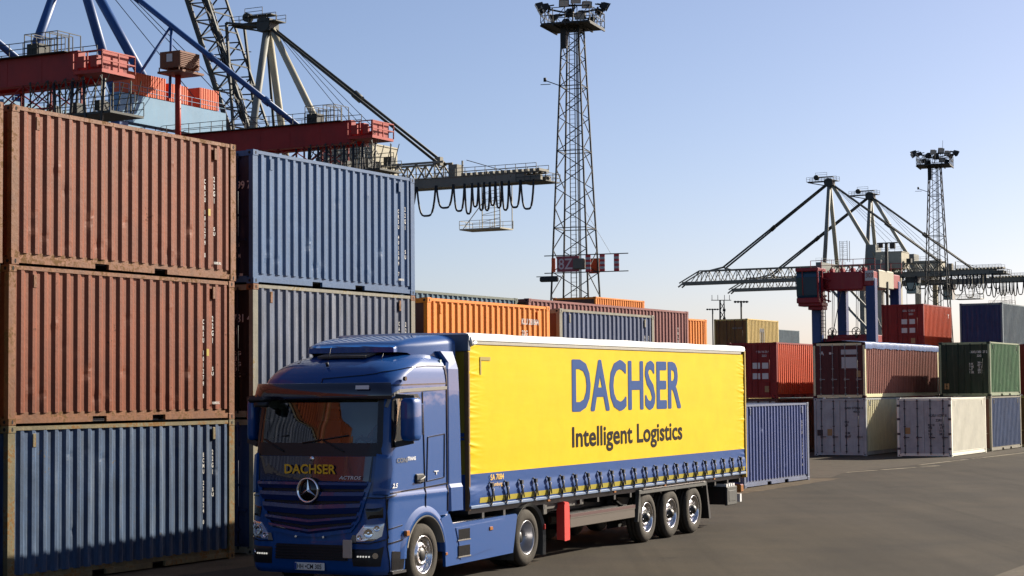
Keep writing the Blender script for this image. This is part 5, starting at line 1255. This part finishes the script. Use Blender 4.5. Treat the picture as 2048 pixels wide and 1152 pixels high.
# lettering
BL = mat('blue_curtain_lettering', (.03, .10, .34), .6, spec=.1)
def hug(o):
    for v in o.data.vertices: v.co.y = v.co.y+.012
hug(text_mesh('DACHSER', 5.52, 1.0, (4.13, .0, 2.67), (1, 0, 0), (0, 0, 1), BL, cy_, 'lettering', .004, proud=.004, fat=.026))
hug(text_mesh('Intelligent Logistics', 5.58, .50, (4.12, .0, 1.905), (1, 0, 0), (0, 0, 1), mat('near_black_lettering', (.03, .024, .026), .7, spec=.05), cy_, 'lettering', 0, proud=.004, fat=.013))
text_mesh('SA 7084', .50, .10, (.75, -.008, 1.575), (1, 0, 0), (0, 0, 1), YEL, cb_, 'lettering', .01); text_mesh('Hamburg', .40, .085, (.76, -.022, 1.455), (1, 0, 0), (0, 0, 1), YEL, cb_, 'lettering', .005)
b = MB(); b.box((.42, .0, 3.60), (.80, .006, 3.66)); b.box((.42, .0, 3.36), (.46, .006, 3.60)); b.build('faded_mark', mat('olive_yellow_print', (.45, .32, .02), .6), cy_)
# straps
WEB = mat('black_webbing', (.012, .012, .014), .7)
for k in range(23):
    x = .735+k*.5655
    b = MB()
    b.path([(x, cur_y(x, 1.545)-.008, 1.545), (x, -.03, 1.50), (x-.015, -.055, 1.42), (x+.0, -.06, 1.34), (x+.015, -.04, 1.24), (x+.01, -.028, 1.17)], .016, 5)
    b.path([(x+.01, -.055, 1.44), (x+.05, -.055, 1.34), (x+.10, -.045, 1.235)], .012, 5); b.path([(x-.01, -.05, 1.33), (x-.05, -.045, 1.26), (x-.04, -.03, 1.2), (x, -.035, 1.19)], .010, 5)
    b.box((x-.03, -.072, 1.46), (x+.03, -.02, 1.53)); s_ = b.build('strap', WEB, T)
    b = MB(); b.bev((x-.016, -.085, 1.395), (x+.018, -.055, 1.44), .006); b.bev((x-.010, -.05, 1.14), (x+.025, -.02, 1.175), .008); b.build('buckle', ALU, s_)
# roof and cant rail
WH = weathered('white_roof_sheet', (1.25, 1.25, 1.22), 0, .5, vary=.08, streak=.2)
b = MB(); pf = [(-.012, 3.93), (-.018, 3.99), (.0, 4.035), (.06, 4.055), (1.275, 4.075), (2.49, 4.055), (2.55, 4.035), (2.568, 3.99), (2.562, 3.93)]
nx = 60; rg = []
for i in range(nx+1):
    x = .0+(Lt+.03)*i/nx; k = .004*math.sin(x*2.1)+.003*math.sin(x*5.7); rg.append([(x, y, z+(k if z > 3.95 else 0)) for y, z in pf])
b.rings(rg, 0, False, False, True, closed=False)
for r_, fl in ((rg[0], 0), (rg[-1], 1)): o = len(b.v); b.v += r_; b.f.append([o+i for i in (range(len(r_)) if fl == 0 else range(len(r_)-1, -1, -1))]); b.m.append(0); b.sm.append(False)
b.build('roof', WH, T)
b = MB(); b.bev((.28, -.004, 3.862), (Lt-.2, .05, 3.922), .008); b.bev((.28, 2.50, 3.862), (Lt-.2, 2.554, 3.922), .008); b.build('cant_rail', weathered('off_white_rail', (.6, .56, .46), 0, .5, vary=.1), T)
b = MB(); b.box((.25, .001, 3.9225), (Lt-.5, .02, 3.9295)); b.build('rail_gap', M['hole'], T)
b = MB(); b.tube((.05, .0, 3.99), (.10, .0, 3.86), .035, 8); b.tube((.10, 0, 3.86), (.26, 0, 3.90), .03, 8); b.build('tensioner', WHT, T)
# front wall, posts, rear frame
FW = mat('shaded_yellow_front_wall', (.5, .32, .01), .5); BEAM = mat('slate_grey_beam', (.13, .17, .24), .5)  # wall yellow darker than the curtain, shade put into the colour
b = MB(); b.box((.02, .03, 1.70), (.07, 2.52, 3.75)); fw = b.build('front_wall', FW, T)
b = MB(); b.box((.02, .03, 1.10), (.07, 2.52, 1.6995)); b.build('front_wall_base', CB, T)
b = MB(); b.bev((-.02, .0, 3.75), (.08, 2.55, 4.03), .012); b.box((-.025, .01, 3.89), (-.018, 2.54, 3.90)); b.build('front_header', BEAM, T)
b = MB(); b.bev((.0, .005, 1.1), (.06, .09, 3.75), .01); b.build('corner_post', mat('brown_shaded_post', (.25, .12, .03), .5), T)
b = MB(); b.box((.005, .10, 2.27), (.018, .28, 2.31)); b.box((.005, .10, 2.33), (.018, .28, 2.39)); b.build('panel_label', BL, fw)
for y_ in (-.02, 2.45): b = MB(); b.bev((Lt-.02, y_, 1.05), (Lt+.06, y_+.12, 3.95), .012); b.build('rear_post', mat('yellow_post', (.7, .47, .04), .5), T)
b = MB(); b.box((Lt-.0, .1, 1.15), (Lt+.04, 2.45, 3.95)); b.build('rear_door', WH, T)
# underframe
b = MB(); b.box((.1, .08, 1.04), (Lt, 2.47, 1.129)); b.box((.6, .75, .75), (Lt-.2, .88, 1.04)); b.box((.6, 1.67, .75), (Lt-.2, 1.8, 1.04))
for k in range(17): b.box((.6+k*.8, .08, .95), (.68+k*.8, 2.47, 1.04))
b.build('trailer_chassis', M['chassis'], T)
b = MB()
for y in (.55, 1.85): b.bev((3.15, y, .28), (3.30, y+.14, 1.0), .01); b.box((3.05, y-.03, .22), (3.40, y+.18, .28)); b.tube((3.2, y+.07, .7), (3.5, y+.07, 1.0), .03)
b.build('landing_leg', M['chassis'], T)
b = MB(); b.bev((3.05, .10, .85), (3.20, .16, 1.10), .01); b.bev((3.2, .14, .92), (4.9, .5, 1.06), .02); b.build('pallet_box', mat('khaki_grey_panel', (.10, .09, .075), .6), T)
b = MB(); pr = [(0, .36), (.03, .35), (.40, .36), (.42, .40), (.42, .62), (.40, .95), (.37, 1.03), (.04, 1.05), (0, 1.0)]
rg = [[(3.73+x*.57*(1-k*.04), y, z+(-.02 if k else 0)) for x, z in pr] for k, y in ((1, .0), (0, .03), (0, .16))]
b.rings(rg, 0, True, True); b.build('extinguisher_box', mat('red_plastic_box', (1.1, .07, .06), .35), T)
b = MB(); b.bev((4.03, .03, .545), (7.12, .09, .80), .012); b.box((4.03, .022, .72), (7.12, .031, .745)); ga = b.build('side_guard', mat('brown_grey_guard', (.13, .105, .08), .45), T)
b = MB(); b.box((4.03, .019, .746), (7.12, .029, .80)); b.build('guard_stripe', mat('dark_red_stripe', (.09, .015, .012), .5), ga)
b = MB(); b.bar((4.15, .09, .75), (4.5, .5, .95), .05); b.bar((6.6, .09, .8), (6.9, .5, .98), .05); b.box((4.05, .15, .75), (7.0, .55, .81)); b.build('guard_bracket', M['chassis'], T)
b = MB(); b.bev((4.6, .7, .55), (5.6, 1.2, .8), .05); b.bev((6.0, 1.0, .35), (7.0, 2.4, .8), .1); b.build('spare_carrier', M['chassis'], T)
b = MB(); b.bev((7.33, .02, .985), (11.12, .12, 1.075), .01); b.box((7.33, .02, .62), (7.40, .08, .99)); b.prism([(7.33, .99), (7.40, .99), (7.28, .45), (7.24, .45)], .02, .10); b.box((7.33, .1, 1.03), (11.12, .62, 1.05)); mg = b.build('mudguard_rail', GREYP, T)
b = MB(); b.box((7.5, .0, 1.077), (11.0, .05, 1.095)); b.build('rail_highlight_strip', ALU, mg)  # bright metal strip drawn as the highlight along the rail top
b = MB(); b.prism([(11.12, 1.07), (11.17, 1.07), (11.42, .26), (11.30, .26)], .03, .58); b.build('mud_flap', M['black'], T)
b = MB(); b.box((7.2, .65, .3), (11.3, .68, 1.0)); b.build('underbody_shade_sheet', M['chassis'], T)  # black sheet standing as shade behind the trailer wheels
b = MB(); b.box((11.5, .5, .86), (12.3, 1.2, .98)); b.bev((11.7, .35, .80), (12.0, .55, .98), .03); b.build('air_bellows', M['chassis'], T)
b = MB(); b.bev((12.45, .04, .47), (13.12, .10, .885), .012); b.box((12.45, .10, .49), (13.1, 1.2, .88)); tb = b.build('tool_box', M['chassis'], T)
b = MB(); b.bev((12.47, .03, .48), (13.10, .045, .88), .006); b.bev((12.56, .022, .56), (13.0, .032, .80), .006); b.build('box_door', GREYP, tb)
b = MB()
for k in range(4): b.box((12.5+k*.15, .06, .89), (12.58+k*.15, .35, .95))
b.build('wheel_chock', WHT, T)
b = MB(); b.box((13.5, .1, .5), (13.6, 2.45, .68)); b.build('rear_bumper', WHT, T); b = MB(); b.bev((13.42, .05, .72), (13.62, .25, .9), .02); b.build('tail_lamp', AMBER, T)
for x in (3.0, 6.0, 8.6, 11.5):
    b = MB(); b.bev((x, -.015, 1.09), (x+.1, .02, 1.125), .006); b.build('side_marker', AMBER, T)

# ------------------------------------------------------------ driver
def driver():
    M4 = T.matrix_world if False else Matrix.Translation(T.location) @ Matrix.Rotation(LR, 4, 'Z')
    V = []; E = []; Rr = []
    def v(x, y, z, r): V.append((x, y, z)); Rr.append(r); return len(V)-1
    pel = v(-1.62, .67, 2.02, .15); sp1 = v(-1.56, .67, 2.22, .15); ch = v(-1.54, .67, 2.42, .165); nk = v(-1.55, .67, 2.60, .06); hd0 = v(-1.58, .67, 2.68, .075); hd1 = v(-1.585, .67, 2.77, .095); hd2 = v(-1.57, .67, 2.85, .075)
    E += [(pel, sp1), (sp1, ch), (ch, nk), (nk, hd0), (hd0, hd1), (hd1, hd2)]
    nose = v(-1.695, .67, 2.755, .014); E.append((hd1, nose))
    for sg in (-1, 1):
        sh = v(-1.55, .67+sg*.19, 2.50, .065); el = v(-1.76, .67+sg*.25, 2.30, .045); wr_ = v(-1.98, .67+sg*.20, 2.36, .03); pm = v(-2.05, .67+sg*.185, 2.38, .032)
        E += [(ch, sh), (sh, el), (el, wr_), (wr_, pm)]
        for k, ln in enumerate((.05, .06, .055, .045)):
            f1 = v(-2.10, .67+sg*(.175-.012*k), 2.40-.018*k, .010); f2 = v(-2.10-ln*.5, .67+sg*(.175-.012*k), 2.375-.018*k, .009); E += [(pm, f1), (f1, f2)]
        th = v(-2.06, .67+sg*.145, 2.40, .011); E.append((pm, th))
        kn = v(-2.05, .67+sg*.12, 2.02, .075); an = v(-2.15, .67+sg*.12, 1.66, .05); E += [(pel, kn), (kn, an)]
    me = bpy.data.meshes.new('person'); me.from_pydata(V, E, [])
    o = bpy.data.objects.new('person', me); COL.objects.link(o); o.matrix_world = M4
    o.modifiers.new('skin', 'SKIN')
    for i, s_ in enumerate(me.skin_vertices[0].data if me.skin_vertices else []): pass
    if not me.skin_vertices:
        bpy.context.view_layer.objects.active = o
    sl = me.skin_vertices[0].data if me.skin_vertices else None
    if sl:
        for i, s_ in enumerate(sl): s_.radius = (Rr[i], Rr[i])
        sl[0].use_root = True
    sb = o.modifiers.new('sub', 'SUBSURF'); sb.levels = 1; sb.render_levels = 2
    me.materials.append(mat('skin', (.45, .25, .16), .6))
    tag(o, 'driver in a pale shirt sitting at the wheel inside the blue cab', 'person')
    b = MB(); b.bev((-1.74, .44, 2.06), (-1.38, .90, 2.56), .10); b.build('shirt', mat('pale_shirt', (.3, .32, .3), .8), o)
    b = MB(); rg = [[(-1.575+r_*math.cos(2*PI*i/16), .67+r_*.9*math.sin(2*PI*i/16), z) for i in range(16)] for z, r_ in ((2.76, .10), (2.82, .108), (2.88, .09), (2.92, .05))]
    rg = [[(x+.015, y, z) for x, y, z in r_] for r_ in rg]; b.rings(rg, 0, False, True, True); b.build('hair', mat('dark_hair', (.03, .02, .015), .8), o)
driver()
print('objects', len(bpy.data.objects))
